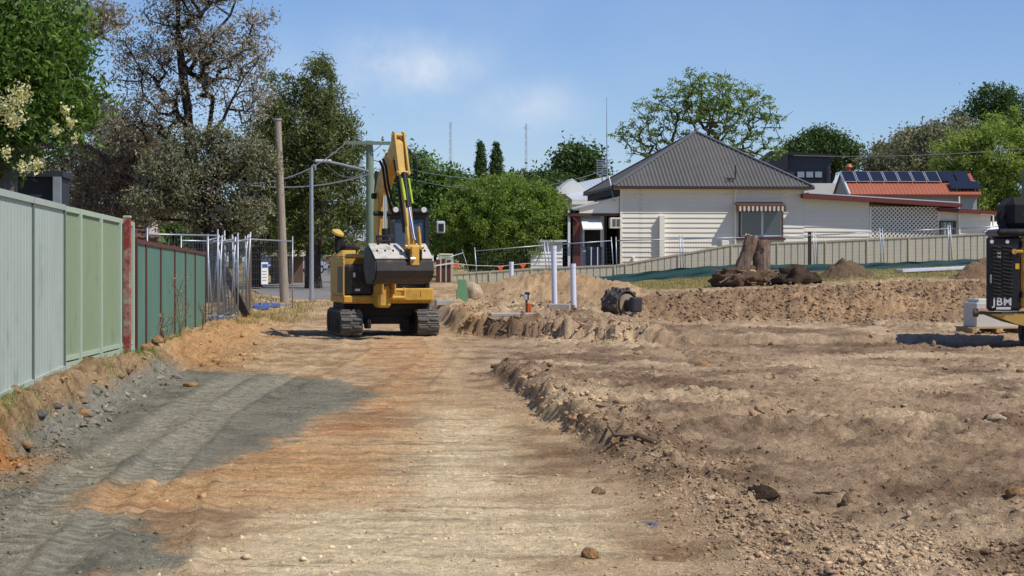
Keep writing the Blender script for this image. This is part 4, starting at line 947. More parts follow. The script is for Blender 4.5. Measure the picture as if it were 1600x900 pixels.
def boards(parent, x0, x1, z0, z1, y, step=.2, matl=None, side=False, skip=None):
    m = MB(); m.extr([(0, 0), (-.048, 0), (-.008, step + .012), (0, step + .012)], 0, x1 - x0, 'x'); me = m.build('weatherboard', matl or CREAM, data=True)
    n = int(round((z1 - z0) / step)); st = (z1 - z0) / n
    for i in range(n):
        o = link('weatherboard', me, parent, (x0, y, z0 + i * st))
        if side: o.rotation_euler = (0, 0, side)
        o.scale = (1, 1, st / step)
m = MB(); m.bx(0, W1, .0, 7.6, -.8, ZW); hw = m.build('wall', CREAM, house)
boards(hw, .0, W1, -.2, ZW - .02, -.001)
m = MB(); m.bx(-.03, .05, -.05, .04, -.5, ZW); m.build('corner_board', CREAMT, house)
# corrugated hip roof
def corr(A, B, T, pitch=.155, amp=.022, T2=None):
    """corrugated roof plane over eave A-B, rising to T (or the ridge T..T2)"""
    A, B, T = Vector(A), Vector(B), Vector(T); T2 = Vector(T2) if T2 is not None else T; d = (B - A); L = d.length; d = d / L
    nrm = d.cross(T - A).normalized(); nrm = nrm if nrm.z > 0 else -nrm
    sa = (T - A).dot(d); sb = (T2 - A).dot(d); up = (T - A) - d * sa; n = int(L / pitch) * 4; vs = []
    for i in range(n + 1):
        s = L * i / n; o = nrm * (amp * math.sin(2 * math.pi * s / pitch))
        h = s / sa if s < sa else (1 if s <= sb else (L - s) / (L - sb)); h = max(h, .002)
        vs += [A + d * s + o, A + d * s + up * h + o]
    return MB().add(vs, [(2 * i, 2 * i + 2, 2 * i + 3, 2 * i + 1) for i in range(n)])
e0, e1, f0, f1 = -.38, W1 + .3, -.38, 8.05
apx = ((e0 + e1) / 2 + .1, 3.8, Hh(1093, 206, 3.8)[1]); zb_ = ZE
c4 = [(e0, f0, zb_), (e1, f0, zb_), (e1, f1, zb_), (e0, f1, zb_)]
rf = corr(c4[0], c4[1], apx).build('roof', ROOFG, house, smooth=True)
for a, b in ((1, 2), (2, 3), (3, 0)): corr(c4[a], c4[b], apx).build('roof_plane', ROOFG, rf, smooth=True)
for c in c4:
    m = MB(); m.bar(Vector(c) + Vector((0, 0, .03)), Vector(apx) + Vector((0, 0, .03)), .16, .05); m.build('hip_cap', RIDGE, rf)
m = MB(); m.cbox((apx[0], apx[1], apx[2] + .08), (.16, .16, .2), .05); m.build('finial', RIDGE, rf)
for a, b in ((0, 1), (1, 2), (3, 0)):
    p, q = Vector(c4[a]), Vector(c4[b]); m = MB(); m.bar(p + Vector((0, 0, -.06)), q + Vector((0, 0, -.06)), .11, .11); m.build('gutter', GUT, rf)
m = MB(); m.bx(e0 + .08, e1 - .08, f0 + .08, f1 - .08, ZE - .13, ZE - .1); m.build('soffit', CREAMT, rf)
for px in (996, 1085, 1136, 1223):
    x, z = Hh(px, 305); m = MB(); m.cbox((x, -.06, z), (.2, .05, .07), .01); m.build('vent', CREAMT, house)
# bent vent pipe on the roof
a = Vector((Hh(1148, 286, .1)[0], .05, ZE + .32)); m = MB(); m.tube([a + Vector((-.35, -.12, .02)), a + Vector((-.02, -.12, .0)), a + Vector((0, -.1, .06)), a + Vector((.0, -.1, .55))], .035, 8); m.build('roof_pipe', GUT, house, smooth=True)
# trims on the wall
x, z0 = Hh(1033, 400); _, z1 = Hh(1033, 337); m = MB(); m.bx(x - .1, x + .1, -.24, -.03, z0 - .3, z1); m.build('service_duct', CREAMT, house)
x, z0 = Hh(1148, 382); m = MB(); m.tube([(x, -.1, z0 - .6), (x, -.1, ZE - .35), (x, -.38, ZE - .12)], .045, 8); m.build('downpipe', CREAMT, house, smooth=True)
x, z0 = Hh(1131, 380); m = MB(); m.cbox((x, -.16, z0), (.3, .26, .22), .02); m.build('meter_box', CREAMT, house)
x, z0 = Hh(989, 405); m = MB(); m.cbox((x, -.1, z0), (.1, .16, .2), .02); m.build('tap_box', CREAMT, house)
# window with striped awning
x0, z1 = Hh(1154, 325); x1, z0 = Hh(1223, 372)
win = MB()
for (a, b, c, d) in ((x0, x1, z1 - .06, z1), (x0, x1, z0, z0 + .07), (x0, x0 + .07, z0 + .07, z1 - .06), (x1 - .07, x1, z0 + .07, z1 - .06)): win.bx(a, b, -.1, -.02, c, d)
wn = win.build('window', BROWN, house); xm = (x0 + x1) / 2 + .05
for (a, b) in ((x0 + .07, xm), (xm, x1 - .07)):
    m = MB(); m.bx(a + .04, b - .04, -.06, -.045, z0 + .11, z1 - .1); m.build('pane', PANE, wn)
    m = MB()
    for (q, r, s, t) in ((a, b, z1 - .1, z1 - .06), (a, b, z0 + .07, z0 + .11), (a, a + .04, z0 + .11, z1 - .1), (b - .04, b, z0 + .11, z1 - .1)): m.bx(q, r, -.075, -.04, s, t)
    m.build('sash', WINF, wn)
m = MB(); m.bx(x0 - .08, x1 + .08, -.16, -.01, z0 - .08, z0 - .002); m.build('sill', BROWN, wn)
ax0, az1 = Hh(1149, 319, -.3); ax1, az0 = Hh(1225, 330, -.3)
m = MB(); m.extr([(-.04, az1 + .1), (-.62, az1 - .06), (-.62, az1 - .1), (-.04, az1 + .05)], ax0, ax1, 'x'); aw = m.build('awning', BROWN, house)
STRW = mat('awning_white', lin(206, 194, 180), .7); nst = 23
for i in range(nst):
    a = ax0 + (ax1 - ax0) * i / nst; b = ax0 + (ax1 - ax0) * (i + 1) / nst
    m = MB(); m.extr([(a, az1 - .09), (b, az1 - .09), (b, az0 + .02), ((a + b) / 2, az0 - .03), (a, az0 + .02)], -.625, -.605, 'y'); m.build('awning_stripe', STRW if i % 2 else BROWN, aw)
# skillion annexe to the right
W2 = Hh(1358, 340)[0]; W3 = Hh(1468, 340)[0]; W4 = Hh(1548, 340)[0]
zA = Hh(1260, 303, -.4)[1]; zB = Hh(1497, 318, -.4)[1]
def zroof(x): return zA + (zB - zA) * (x - W1) / (Hh(1497, 318)[0] - W1)
m = MB(); m.extr([(W1 + .002, -.8), (W2, -.8), (W2, zroof(W2) - .12), (W1 + .002, zroof(W1) - .12)], .0, 4.5, 'y'); an = m.build('annexe_wall', CREAM, house)
nb = 14; z_lo = -.2
for i in range(nb):
    z = z_lo + i * .2
    if z + .2 > zroof(W2) - .12: continue
    m = MB(); m.extr([(0, 0), (-.048, 0), (-.008, .212), (0, .212)], W1 + .004, W2, 'x'); m.xform(Matrix.Translation((0, -.001, z))); m.build('weatherboard', CREAM, an)
xe = Hh(1497, 318)[0]
m = MB(); m.extr([(W1 - .15, zroof(W1 - .15)), (xe, zB), (xe, zB - .16), (W1 - .15, zroof(W1 - .15) - .16)], -.5, 4.6, 'y'); m.build('annexe_roof', REDF, house)
m = MB(); m.extr([(W1 + .1, zroof(W1) + .02), (xe - .1, zB + .02), (xe - .1, zB + .06), (W1 + .1, zroof(W1) + .06)], -.4, 4.5, 'y'); m.build('annexe_roof_sheet', LIGHTMETAL, house)
# lattice screen with dark porch behind
m = MB(); m.bx(W2 + .01, W3, 2.2, 2.3, -.8, zroof(W3) - .2); m.build('porch_back_wall', mat('porch_wall', lin(150, 144, 126), .8), house)
lat = MB(); 
zl0, zl1 = .1, zroof(W3) - .17
lat.bx(W2 + .01, W2 + .08, -.04, .03, -.8, zl1); lat.bx(W3 - .07, W3, -.04, .03, -.8, zl1); lat.bx(W2 + .08, W3 - .07, -.04, .03, zl0 - .07, zl0); lt = lat.build('lattice_frame', CREAMT, house)
pitch = .17; sl = MB(); sh_ = zl1 - zl0; x0_, x1_ = W2 + .08, W3 - .07
def clipseg(xa, za, xb, zb):
    P = Vector((xa, za)); Q = Vector((xb, zb)); d = Q - P; t0, t1 = 0, 1
    for p, q in ((-d.x, P.x - x0_), (d.x, x1_ - P.x)):
        if p == 0: continue
        r = q / p
        if p < 0: t0 = max(t0, r)
        else: t1 = min(t1, r)
    return (P + d * t0, P + d * t1) if t0 < t1 - .01 else None
k = -int(sh_ / pitch) - 1
while x0_ + k * pitch < x1_:
    xa = x0_ + k * pitch
    for q, yy in (((xa, zl0, xa + sh_, zl1), -.012), ((xa, zl1, xa + sh_, zl0), .012)):
        c = clipseg(*q)
        if c: m = MB(); m.bar((c[0].x, yy, c[0].y), (c[1].x, yy, c[1].y), .012, .05, (0, 0, 1) ); m.build('slat', CREAMT, lt)
    k += 1
# end room with window
zC0, zC1 = Hh(1467, 324, -.3)[1], Hh(1557, 330, -.3)[1]; W5 = Hh(1557, 330)[0]
m = MB(); m.extr([(W3 + .003, -.8), (W4, -.8), (W4, zC1 - .02), (W3 + .003, zC0 - .1)], .02, 4, 'y'); er = m.build('end_room_wall', CREAM, house)
for i in range(12):
    z = -.2 + i * .2
    if z + .2 < zC1 - .1: m = MB(); m.extr([(0, 0), (-.048, 0), (-.008, .212), (0, .212)], W3 + .01, W4 - .002, 'x'); m.xform(Matrix.Translation((0, .019, z))); m.build('weatherboard', CREAM, er)
m = MB(); m.extr([(W3 - .1, zC0), (W5, zC1), (W5, zC1 - .15), (W3 - .1, zC0 - .15)], -.35, 4.2, 'y'); m.build('end_room_roof', REDF, house)
x0, z1 = Hh(1467, 345); x1, z0 = Hh(1493, 364); m = MB()
for (a, b, c, d) in ((x0, x1, z1 - .06, z1), (x0, x1, z0 - .2, z0 - .14), (x0, x0 + .07, z0 - .14, z1 - .06), (x1 - .1, x1, z0 - .14, z1 - .06)): m.bx(a, b, -.08, .0, c, d)
w2 = m.build('window', BROWN, house); m = MB(); m.bx(x0 + .07, x1 - .1, -.03, -.012, z0 - .14, z1 - .06); m.build('pane', PANE, w2)
m = MB()
for i in range(1, 3): xx = x0 + .07 + (x1 - x0 - .17) * i / 3; m.bx(xx - .02, xx + .02, -.045, -.028, z0 - .14, z1 - .06)
m.bx(x0 + .07, x1 - .1, -.05, -.046, (z0 + z1) / 2 - .06, (z0 + z1) / 2 - .03); m.build('glazing_bar', WINF, w2)
x, _ = Hh(1498, 330); m = MB(); m.tube([(x, -.06, -.3), (x, -.06, zC0 - .25)], .045, 8); m.build('downpipe', CREAMT, house)
x, z1 = Hh(1547, 334); m = MB(); m.tube([(x - .5, -.3, z1 - .02), (x - .1, -.3, z1), (x + .02, -.3, z1 - .1), (x + .02, -.3, z1 - .5)], .04, 8); m.build('downpipe', CREAMT, house, smooth=True)
# verandah on the left
vx = Hh(904, 330, .3)[0]; zv1 = Hh(968, 309, .1)[1]; zv0 = Hh(905, 325, .1)[1]; zvb = Hh(930, 333, .1)[1]
m = MB(); m.extr([(vx, zvb), (-.035, zvb), (-.035, zv1), (vx, zv0)], .1, .18, 'y'); m.build('verandah_gable', CREAMT, house)
m = MB(); m.extr([(vx - .3, zv0 - .06), (-.0, zv1 + .0), (-.0, zv1 + .06), (vx - .3, zv0 + .0)], .0, 5.5, 'y'); m.build('verandah_roof', LIGHTMETAL, house)
m = MB(); m.bx(-.3, -.03, .0, 7.6, zv1 + .1, ZW - .05); m.build('side_wall_upper', mat('side_upper_shade', lin(70, 56, 50), .8), house)  # brown colour carries the shade on the upper side wall
m = MB(); m.bx(vx - 1.6, -.07, 3.6, 3.7, -.8, zvb + .2); m.build('verandah_back_wall', DARKIN, house)  # dark colour paints the shade deep inside the verandah
va, vb_ = Hh(907, 350, .5)[0], Hh(944, 350, .5)[0]; m = MB(); m.bx(va, vb_, .5, .6, -.8, zvb); m.build('verandah_front_wall', mat('verandah_wall', lin(205, 208, 206), .7, 0, .04), house)
m = MB(); m.bx(-.06, -.005, .05, 3.6, -.8, zvb); m.build('verandah_side_wall', mat('side_wall_shade', lin(58, 44, 38), .8), house)  # shade on the side wall put into a dark brown colour
for px, mt_, r in ((903, REDF, .1), (889, WINF, .05), (897, BROWN, .05)):
    x, _ = Hh(px, 370, .25); m = MB(); m.bx(x - r, x + r, .2, .2 + 2 * r, -.8, zvb if px == 903 else zvb + .1); m.build('verandah_post', mt_, house)
m = MB(); m.bar((vx - .05, .15, zvb - .35), (vx - .4, .15, zvb - .02), .05); m.build('post_bracket', REDF, house)
m = MB(); m.bx(vx - .6, -.05, .1, .2, zvb - .12, zvb - .003); m.build('verandah_beam', BROWN, house)
x0, z1 = Hh(908, 339, .3); x1, z0 = Hh(941, 359, -.1); m = MB(); m.extr([(.48, z1), (-.25, z0 + .05), (-.25, z0), (.48, z1 - .04)], x0, x1, 'x'); m.build('window_awning', mat('awning_cream', lin(236, 236, 228), .6), house)
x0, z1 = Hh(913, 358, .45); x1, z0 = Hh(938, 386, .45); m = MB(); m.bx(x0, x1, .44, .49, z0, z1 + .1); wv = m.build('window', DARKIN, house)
m = MB(); m.bx(x0 - .08, x0, .42, .47, z0, z1); m.build('sash', WINF, wv); m = MB(); m.bx(x1, x1 + .08, .42, .47, z0, z1); m.build('sash', WINF, wv)
x0, z1 = Hh(916, 386, .3); x1, z0 = Hh(941, 413, .3); m = MB(); m.bx(x0, x1, .3, .42, z0 - .2, z1); m.build('blue_screen', mat('blue_cover', lin(66, 78, 112), .7, 0, .15), house)
for i in range(5):
    xx = x0 + (x1 - x0) * (i + .5) / 5; m = MB(); m.bx(xx - .02, xx + .02, .24, .28, z0 - .2, z1); m.build('screen_bar', WINF if i % 2 else BLK, house)
x0, z1 = Hh(953, 340, -.05); x1, z0 = Hh(971, 357, -.05); m = MB(); m.cbox(((x0 + x1) / 2, .12, (z0 + z1) / 2), (x1 - x0, .4, z1 - z0), .02); ac = m.build('air_conditioner', mat('ac_cream', lin(222, 216, 200), .6), house)
for i in range(2):
    m = MB(); xx = x0 + .1 + i * .17; m.bx(xx, xx + .13, -.09, -.078, z0 + .08, z1 - .06); m.build('grille', mat('ac_grille', lin(96, 96, 96), .7) if i == 0 else bpy.data.materials['ac_grille'], ac)
m = MB(); m.bx(vx, -.06, .1, 3.5, -.6, .1); m.build('verandah_floor', mat('deck_brown', lin(104, 90, 78), .8), house)
# white outbuilding left of the verandah, light metal roofed wing behind
ob = at(852, 420, 77); wsh = empty('outbuilding', (ob.x, ob.y, .6), HR, 'white weatherboard outbuilding half hidden behind the round tree', 'shed')
x0 = X(829, 77) - ob.x; x1 = X(879, 77) - ob.x; zt_ = Zp(378, 77) - .6
m = MB(); m.bx(x0, x1, 0, 2.5, -.3, zt_); ww = m.build('wall', WHITEP, wsh); boards(ww, x0, x1, -.1, zt_, -.001, .16, WHITEP)
m = MB(); m.extr([(x0 - .15, zt_), (x1 + .15, zt_), (x1 + .15, zt_ + .08), (x0 - .15, zt_ + .08)], -.2, 2.6, 'y'); m.build('roof', LIGHTMETAL, wsh)
w0 = at(940, 400, 92); wing = empty('house', (w0.x, w0.y, .9), HR, 'house with a pale metal hip roof behind the verandah', 'house')
def wl(px, py, d=92): return X(px, d) - w0.x, Zp(py, d) - .9
ex0, ez = wl(878, 313); ex1, _ = wl(1010, 313); tx, tz = wl(984, 267)
m = MB(); m.bx(ex0 + .8, ex1 - .4, .0, 3.9, -.8, Zp(314, 91.5) - .9); m.build('wall', CREAM, wing)
def quad_roof(A, B, C, D, n=60, amp=.02):
    A, B, C, D = map(Vector, (A, B, C, D)); nr_ = (B - A).cross(D - A).normalized(); nr_ = nr_ if nr_.z > 0 else -nr_; vs = []
    for i in range(n + 1):
        t = i / n; o = nr_ * (amp * (i % 2)); vs += [vlerp(A, B, t) + o, vlerp(D, C, t) + o]
    return MB().add(vs, [(2 * i, 2 * i + 2, 2 * i + 3, 2 * i + 1) for i in range(n)])
q1, q2 = wl(881, 293, 96), wl(1015, 264, 96); q3 = wl(893, 313, 91.5); q4 = wl(1020, 313, 91.5); ez = q3[1]
rw = quad_roof((q3[0], -.5, q3[1]), (q4[0], -.5, q4[1]), (q2[0], 4, q2[1]), (q1[0], 4, q1[1])).build('roof', LIGHTMETAL, wing)
m = MB(); m.bx(q3[0] - .05, q4[0], -.62, -.5, q3[1] - .2, q3[1] - .005); m.build('fascia', CREAMT, rw)
m = MB(); m.add([(q1[0] + .1, 4.02, -.5), (q2[0], 4.02, -.5), (q2[0], 4.02, q2[1] - .03), (q1[0] + .1, 4.02, q1[1] - .03)], [(0, 1, 2, 3)]); m.build('rear_wall', CREAM, rw)
gx, gzz = wl(900, 277); m = MB(); m.extr([(gx - .9, gzz - .75), (gx + .9, gzz - .75), (gx, gzz)], 1.4, 4, 'y'); m.build('dormer', WHITEP, rw)
# antennas
AN = empty('tv_antenna', at(941, 300, 86), 0, 'grey television antenna array on a mast beside the cottage roof', 'antenna'); a = at(941, 300, 86)
m = MB(); m.tube([a + Vector((0, 0, -2)), at(941, 250, 86)], .03, 6); m.build('mast', STEEL_G, AN, True)
for i in range(7):
    c = at(941, 251 + i * 3.6, 86); m = MB(); m.bar(c + Vector((-.26, -.04, 0)), c + Vector((.26, -.04, 0)), .03, .035); m.build('element', STEEL_G, AN, True)
m = MB(); c = at(941, 262, 86); m.bar(c + Vector((-.22, -.02, -.35)), c + Vector((-.22, -.02, .35)), .025); m.bar(c + Vector((.22, -.02, -.35)), c + Vector((.22, -.02, .35)), .025); m.build('frame', STEEL_G, AN, True)
am = empty('antenna_mast', at(948, 330, 87), 0, 'tall thin antenna mast rising beside the cottage roof', 'mast')
m = MB(); m.tube([at(949, 340, 87), at(948.5, 240, 87), at(948, 152, 87)], [.045, .035, .015], 6); m.build('pole', GREYM, am, True)
st_ = empty('stay_pole', at(955, 330, 78.2), 0, 'thin stay pole leaning from the verandah gable to the roof', 'pole')
m = MB(); m.tube([at(960, 314, 77.0), at(951, 275, 77.4)], .03, 6); m.build('pole', STEEL_G, st_, True)
# red roofed shed with solar panels
DS = 112.0; s0 = at(1310, 400, DS); red = empty('shed', (s0.x, s0.y, 1.2), R(2), 'grey walled shed with a red metal roof behind the lattice screen', 'shed')
def sl_(px, py, d=DS): return X(px, d) - s0.x, Zp(py, d) - 1.2
rx0, rze = sl_(1327, 304); rx1, _ = sl_(1536, 304); _, rzr = sl_(1312, 269, DS + 2.5)
GREYW = mat('grey_boards', lin(150, 154, 156), .7, 0, .05); REDR = mat('red_metal_roof', lin(168, 98, 72), .5, .05, .08, 2, dirt=lin(150, 76, 56), dirt_amt=.3, dscale=1)
m = MB(); m.bx(rx0 + .1, rx1 - .2, .3, 4.8, -.8, rze - .02); m.build('wall', GREYW, red)
m = MB(); m.add([(rx0 + .1, .3, rze - .02), (rx0 + .1, 4.8, rze - .02), (rx0 + .1, 2.55, rzr - .1), (rx0 + .4, .3, rze - .02), (rx0 + .4, 4.8, rze - .02), (rx0 + .4, 2.55, rzr - .1)], [(0, 1, 2), (5, 4, 3), (0, 2, 5, 3), (1, 4, 5, 2)]); m.build('gable_wall', GREYW, red)
rr = corr((rx0, 0, rze), (rx1, 0, rze), (rx0, 2.55, rzr), .22, .015, (rx1, 2.55, rzr)).build('roof', REDR, red, smooth=True)
corr((rx1, 5.1, rze), (rx0, 5.1, rze), (rx1, 2.55, rzr), .22, .015, (rx0, 2.55, rzr)).build('roof_plane', REDR, rr, smooth=True)
m = MB(); m.bar((rx0, 0, rze - .05), (rx1, 0, rze - .05), .12, .14); m.build('gutter', REDF, rr)
m = MB(); m.bar((rx0 + .02, -.05, rze - .04), (rx0 + .02, 2.55, rzr - .04), .08, .22); m.build('barge_board', WINF, rr)
m = MB(); m.bar((rx0, 2.55, rzr + .04), (rx1, 2.55, rzr + .04), .3, .06); m.build('ridge_cap', REDF, rr)
m = MB(); x, z = sl_(1341, 264); m.tube([(x, 2.6, rzr), (x, 2.6, rzr + .25), (x, 2.6, rzr + .3), (x, 2.6, rzr + .5)], [.12, .12, .25, .14], 10); m.build('roof_vent', REDR, rr, smooth=True)
SOLAR = mat('solar_cell', lin(38, 43, 58), .2, .1, .08, 2); SFR = mat('solar_frame', lin(190, 192, 196), .4, .5)
slope = math.atan2(rzr - rze, 2.55); sn = Vector((0, -math.sin(slope), math.cos(slope)))
def solar(px0, px1, t0, t1, dz=.12, fr=SFR, lab='solar panel with a pale frame in the row on the red shed roof', tilt=0):
    xa, xb = sl_(px0, 280, DS + 1)[0], sl_(px1, 280, DS + 1)[0]; n = (t0 + t1) / 2
    r = empty('solar_panel', tuple(WM[red.name] @ (Vector(((xa + xb) / 2, 2.55 * n, rze + (rzr - rze) * n)) + sn * dz)), R(2), lab, 'solar panel', 'solar panels on the red shed roof')
    r.rotation_euler = (slope + tilt, 0, R(2)); hw_ = (xb - xa) / 2 - .015; hl_ = (t1 - t0) * .5 * math.hypot(2.55, rzr - rze)
    m = MB(); m.bx(-hw_, hw_, -hl_, hl_, -.03, 0); m.build('frame', fr, r)
    m = MB(); m.bx(-hw_ + .045, hw_ - .045, -hl_ + .045, hl_ - .045, .001, .006); m.build('cells', SOLAR, r)
    m = MB()
    for sx in (-1, 1): m.bx(sx * hw_ * .6 - .02, sx * hw_ * .6 + .02, -hl_ * .8, hl_ * .8, -.03 - dz - .05, -.031)
    m.build('rail', SFR, r)
for i in range(7): solar(1321 + i * 22.2, 1342.5 + i * 22.2, .5, .97)
BLF = mat('black_frame', lin(40, 40, 44), .4)
solar(1477, 1499, .52, .97, .12, BLF, 'black framed solar panel at the end of the row on the red shed roof'); solar(1500, 1522, .5, .95, .16, BLF, 'black framed solar panel at the end of the row on the red shed roof'); solar(1484, 1532, .14, .47, .2, BLF, 'black framed solar panel lying crosswise near the eave of the red shed')
x, _ = sl_(1500, 310); m = MB(); m.tube([(x, -.02, -.5), (x, -.02, rze - .1)], .06, 8); m.build('downpipe', WINF, red)
# dark modern building
DM = 150.0; q0 = at(1210, 400, DM); mod = empty('building', (q0.x, q0.y, 1), R(-3), 'charcoal clad modern building with a strip of three windows', 'building')
def ml(px, py): return X(px, DM) - q0.x, Zp(py, DM) - 1
CHAR = mat('charcoal_cladding', lin(66, 68, 76), .55, 0, .05); CHARD = mat('dark_charcoal', lin(40, 41, 46), .6)
xa, za = ml(1209, 241); xb, zb2_ = ml(1297, 247)
m = MB(); m.extr([(xa, -.5), (xb, -.5), (xb, zb2_), (xa, za)], 0, 12, 'y'); m.build('wall', CHAR, mod)
m = MB(); m.extr([(xa - .3, za), (xb + .3, zb2_), (xb + .3, zb2_ + .25), (xa - .3, za + .25)], -.4, 12.4, 'y'); m.build('roof', CHARD, mod)
m = MB(); x1_, _ = ml(1228, 240); m.bx(xa - .5, x1_, -1.6, -.05, ml(0, 268)[1], za + .1); m.build('side_block', CHARD, mod)
wx0, wz1 = ml(1244, 267); wx1, wz0 = ml(1285, 279)
for i in range(3):
    a = wx0 + (wx1 - wx0) * i / 3; b = wx0 + (wx1 - wx0) * (i + 1) / 3; m = MB(); m.bx(a, b, -.1, -.02, wz0, wz1); wf = m.build('window', CHARD, mod); m = MB(); m.bx(a + .08, b - .08, -.14, -.11, wz0 + .08, wz1 - .08); m.build('pane', glassmat('blue_glass', (.25, .32, .38), .1), wf)
m = MB(); x1_, _ = ml(1290, 250); m.bx(x1_, x1_ + .2, -.15, -.02, -.4, zb2_ - .8); m.build('downpipe', CHARD, mod)
m = MB(); m.bx(xa - 6, xb + 4, -18, -8, -.6, ml(0, 297)[1] - .2); lw = m.build('white_annexe', WHITEP, mod)
# tile roofed house peeping over the dark green fence, cream carport, white roofed house
TILE = mat('brown_tiles', lin(104, 72, 60), .8, 0, .2, 10, .5, 40)
t0 = at(222, 400, 62); th = empty('house', (t0.x, t0.y, .3), .2, 'brown tiled roof of a house showing over the dark green fence', 'house')
m = MB(); m.bx(-2.6, .5, 0, 5, 0, Zp(370, 62) - .3); m.build('wall', mat('brick_far', lin(132, 96, 80), .9, 0, .15), th)
zr_ = Zp(371, 62) - .3; rt = corr((-2.9, -.4, zr_), (.62, -.4, zr_), (-2.9, 2.5, zr_ + .45), .3, .02, (.62, 2.5, zr_ + .45)).build('roof', TILE, th)
m = MB(); m.bx(.2, .5, .4, .8, zr_, zr_ + .75); m.build('chimney', WHITEP, rt)
c0 = at(425, 440, 92); cpo = empty('carport', (c0.x, c0.y, .4), -.05, 'low cream carport behind the timber pole', 'carport')
zt_ = Zp(391, 92) - .4; hw_ = (452 - 390) / 2 / F * 92
m = MB(); m.bx(-hw_, hw_, 0, 5, zt_ - .28, zt_); m.build('roof', mat('cream_metal', lin(196, 186, 160), .6), cpo)
for sx in (-1, 1):
    for yy in (.1, 4.8): m = MB(); m.bx(sx * (hw_ - .1) - .05, sx * (hw_ - .1) + .05, yy - .05, yy + .05, -.4, zt_ - .27); m.build('post', mat('brown_post', lin(90, 74, 62), .8) if sx < 0 and yy < 1 else bpy.data.materials['brown_post'], cpo)
m = MB(); m.bx(-hw_ + .2, hw_ - .2, 4.6, 4.7, -.4, zt_ - .3); m.build('back_wall', mat('brick_dull', lin(120, 96, 82), .9, 0, .2, 3), cpo)
b0 = at(560, 415, 165); wh = empty('house', (b0.x, b0.y, .6), .15, 'distant cottage with a pale grey hip roof beyond the street', 'house')
def bl(px, py): return X(px, 165) - b0.x, Zp(py, 165) - .6
x0, ze = bl(520, 372); x1, _ = bl(600, 372); tx0, tz_ = bl(556, 346); tx1 = bl(590, 346)[0]; PGR = mat('pale_grey_roof', lin(168, 176, 184), .5, .1)
m = MB(); m.bx(x0 + 1.2, x1 - .5, .6, 7, -.4, ze); m.build('wall', mat('buff_wall', lin(196, 184, 160), .8), wh)
rr2 = corr((x0, 0, ze), (x1, 0, ze), (tx0, 3.5, tz_), .3, .03, (tx1, 3.5, tz_)).build('roof', PGR, wh)
corr((x0, 7, ze), (x0, 0, ze), (tx0, 3.5, tz_), .3, .03).build('roof_plane', PGR, rr2)
m = MB(); m.bx(x0, x1, -.05, .1, ze - .25, ze - .03); m.build('fascia', WINF, rr2)
for px in (524, 540): x, _ = bl(px, 390); m = MB(); m.bx(x - .1, x + .1, .1, .3, -.4, ze); m.build('post', BROWN, wh)
m = MB(); m.bx(bl(545, 0)[0], bl(562, 0)[0], .52, .62, .2, 2.2); m.build('window', PANE, wh)
# street
ASPH = mat('asphalt', lin(128, 124, 118), .95, 0, .12, 1.2, .2, 30)
def road_strip(name, rows, mt, lift):
    V = []; 
    for ri, (y, xa, xb) in enumerate(rows):
        for k in range(13): x = xa + (xb - xa) * k / 12; V.append((x, y, max(gz(x, y), gz(x, y + .5)) + (lift if ri else -.12)))
    n = len(rows); i = (np.arange(n - 1)[:, None] * 13 + np.arange(12)[None]).reshape(-1)
    o = link(name, np_mesh(name, np.array(V), np.stack([i, i + 1, i + 14, i + 13], 1), mt, True)); o['kind'] = 'structure'; return o
rows = []
for y in list(np.linspace(60.5, 100, 40)) + list(np.linspace(102, 230, 40)):
    c = np.interp(y, [60, 80, 200, 230], [-5.6, -7.6, -20, -23]); h = np.interp(y, [60, 66, 230], [2.2, 2.8, 3.6]); rows.append((y, c - h, c + h))
road_strip('road', rows, ASPH, .03)
cr = [(y, -60, 8) for y in np.linspace(88, 96, 10)]
# far paling fence, brick pier and cars
pf = [(X(p, 188), 188) for p in (420, 448, 470, 492, 514)]
fence_run('paling_fence', 'distant grey-green paling fence across the end of the street', pf, [.7] * 5, [Zp(398, 188)] * 5, .3, .04, mat('paling', lin(150, 152, 132), .8), mat('paling_frame', lin(110, 108, 96), .8), .12, flat=.8)
bpx = at(517, 418, 186); br_ = empty('brick_pier', (bpx.x, bpx.y, .5), 0, 'brick pier at the end of the distant paling fence', 'pier'); m = MB(); m.cbox((0, 0, .75), (.9, .9, 1.6), .04); m.build('shaft', mat('pier_brick', lin(160, 112, 84), .9, 0, .2, 4), br_); m = MB(); m.cbox((0, 0, 1.6), (1.0, 1.0, .12), .03); m.build('cap', CREAMT, br_)
def car(px, py, d, rz, colr, label):
    p = at(px, py, d); z = gz(p.x, p.y) + .03; r = empty('parked_car', (p.x, p.y, z), rz, label, 'car', 'cars parked at the far end of the street')
    paint = mat('car_paint_' + label.split()[0], colr, .3, .2, .03, coat=.5)
    m = MB(); m.extr([(-2.1, .35), (-2.15, .75), (-1.9, .9), (-1.1, .98), (1.9, .98), (2.1, .85), (2.12, .35)], -.85, .85, 'x'); b = m.build('body', paint, r, bevel=.06)
    m = MB(); m.extr([(-1.15, .97), (-.55, 1.42), (1.2, 1.45), (1.85, .97)], -.74, .74, 'x'); m.build('cabin', PANE, r, bevel=.05)
    m = MB(); m.extr([(-.6, 1.42), (-.5, 1.48), (1.15, 1.5), (1.25, 1.44)], -.72, .72, 'x'); m.build('roof', paint, r, bevel=.02)
    for sx in (-1, 1):
        for yy in (-1.3, 1.3):
            m = MB(); m.tube([(sx * .68, yy, .33), (sx * .87, yy, .33)], .33, 16); w_ = m.build('wheel', BLKM, r); m = MB(); m.tube([(sx * .87, yy, .33), (sx * .885, yy, .33)], .2, 12); m.build('rim', STEEL_G, w_)
        m = MB(); m.cbox((sx * .62, -2.12, .7), (.32, .06, .14), .02); m.build('headlight', LAMP, b); m = MB(); m.cbox((sx * .66, 2.1, .78), (.26, .06, .16), .02); m.build('tail_light', REDF, b)
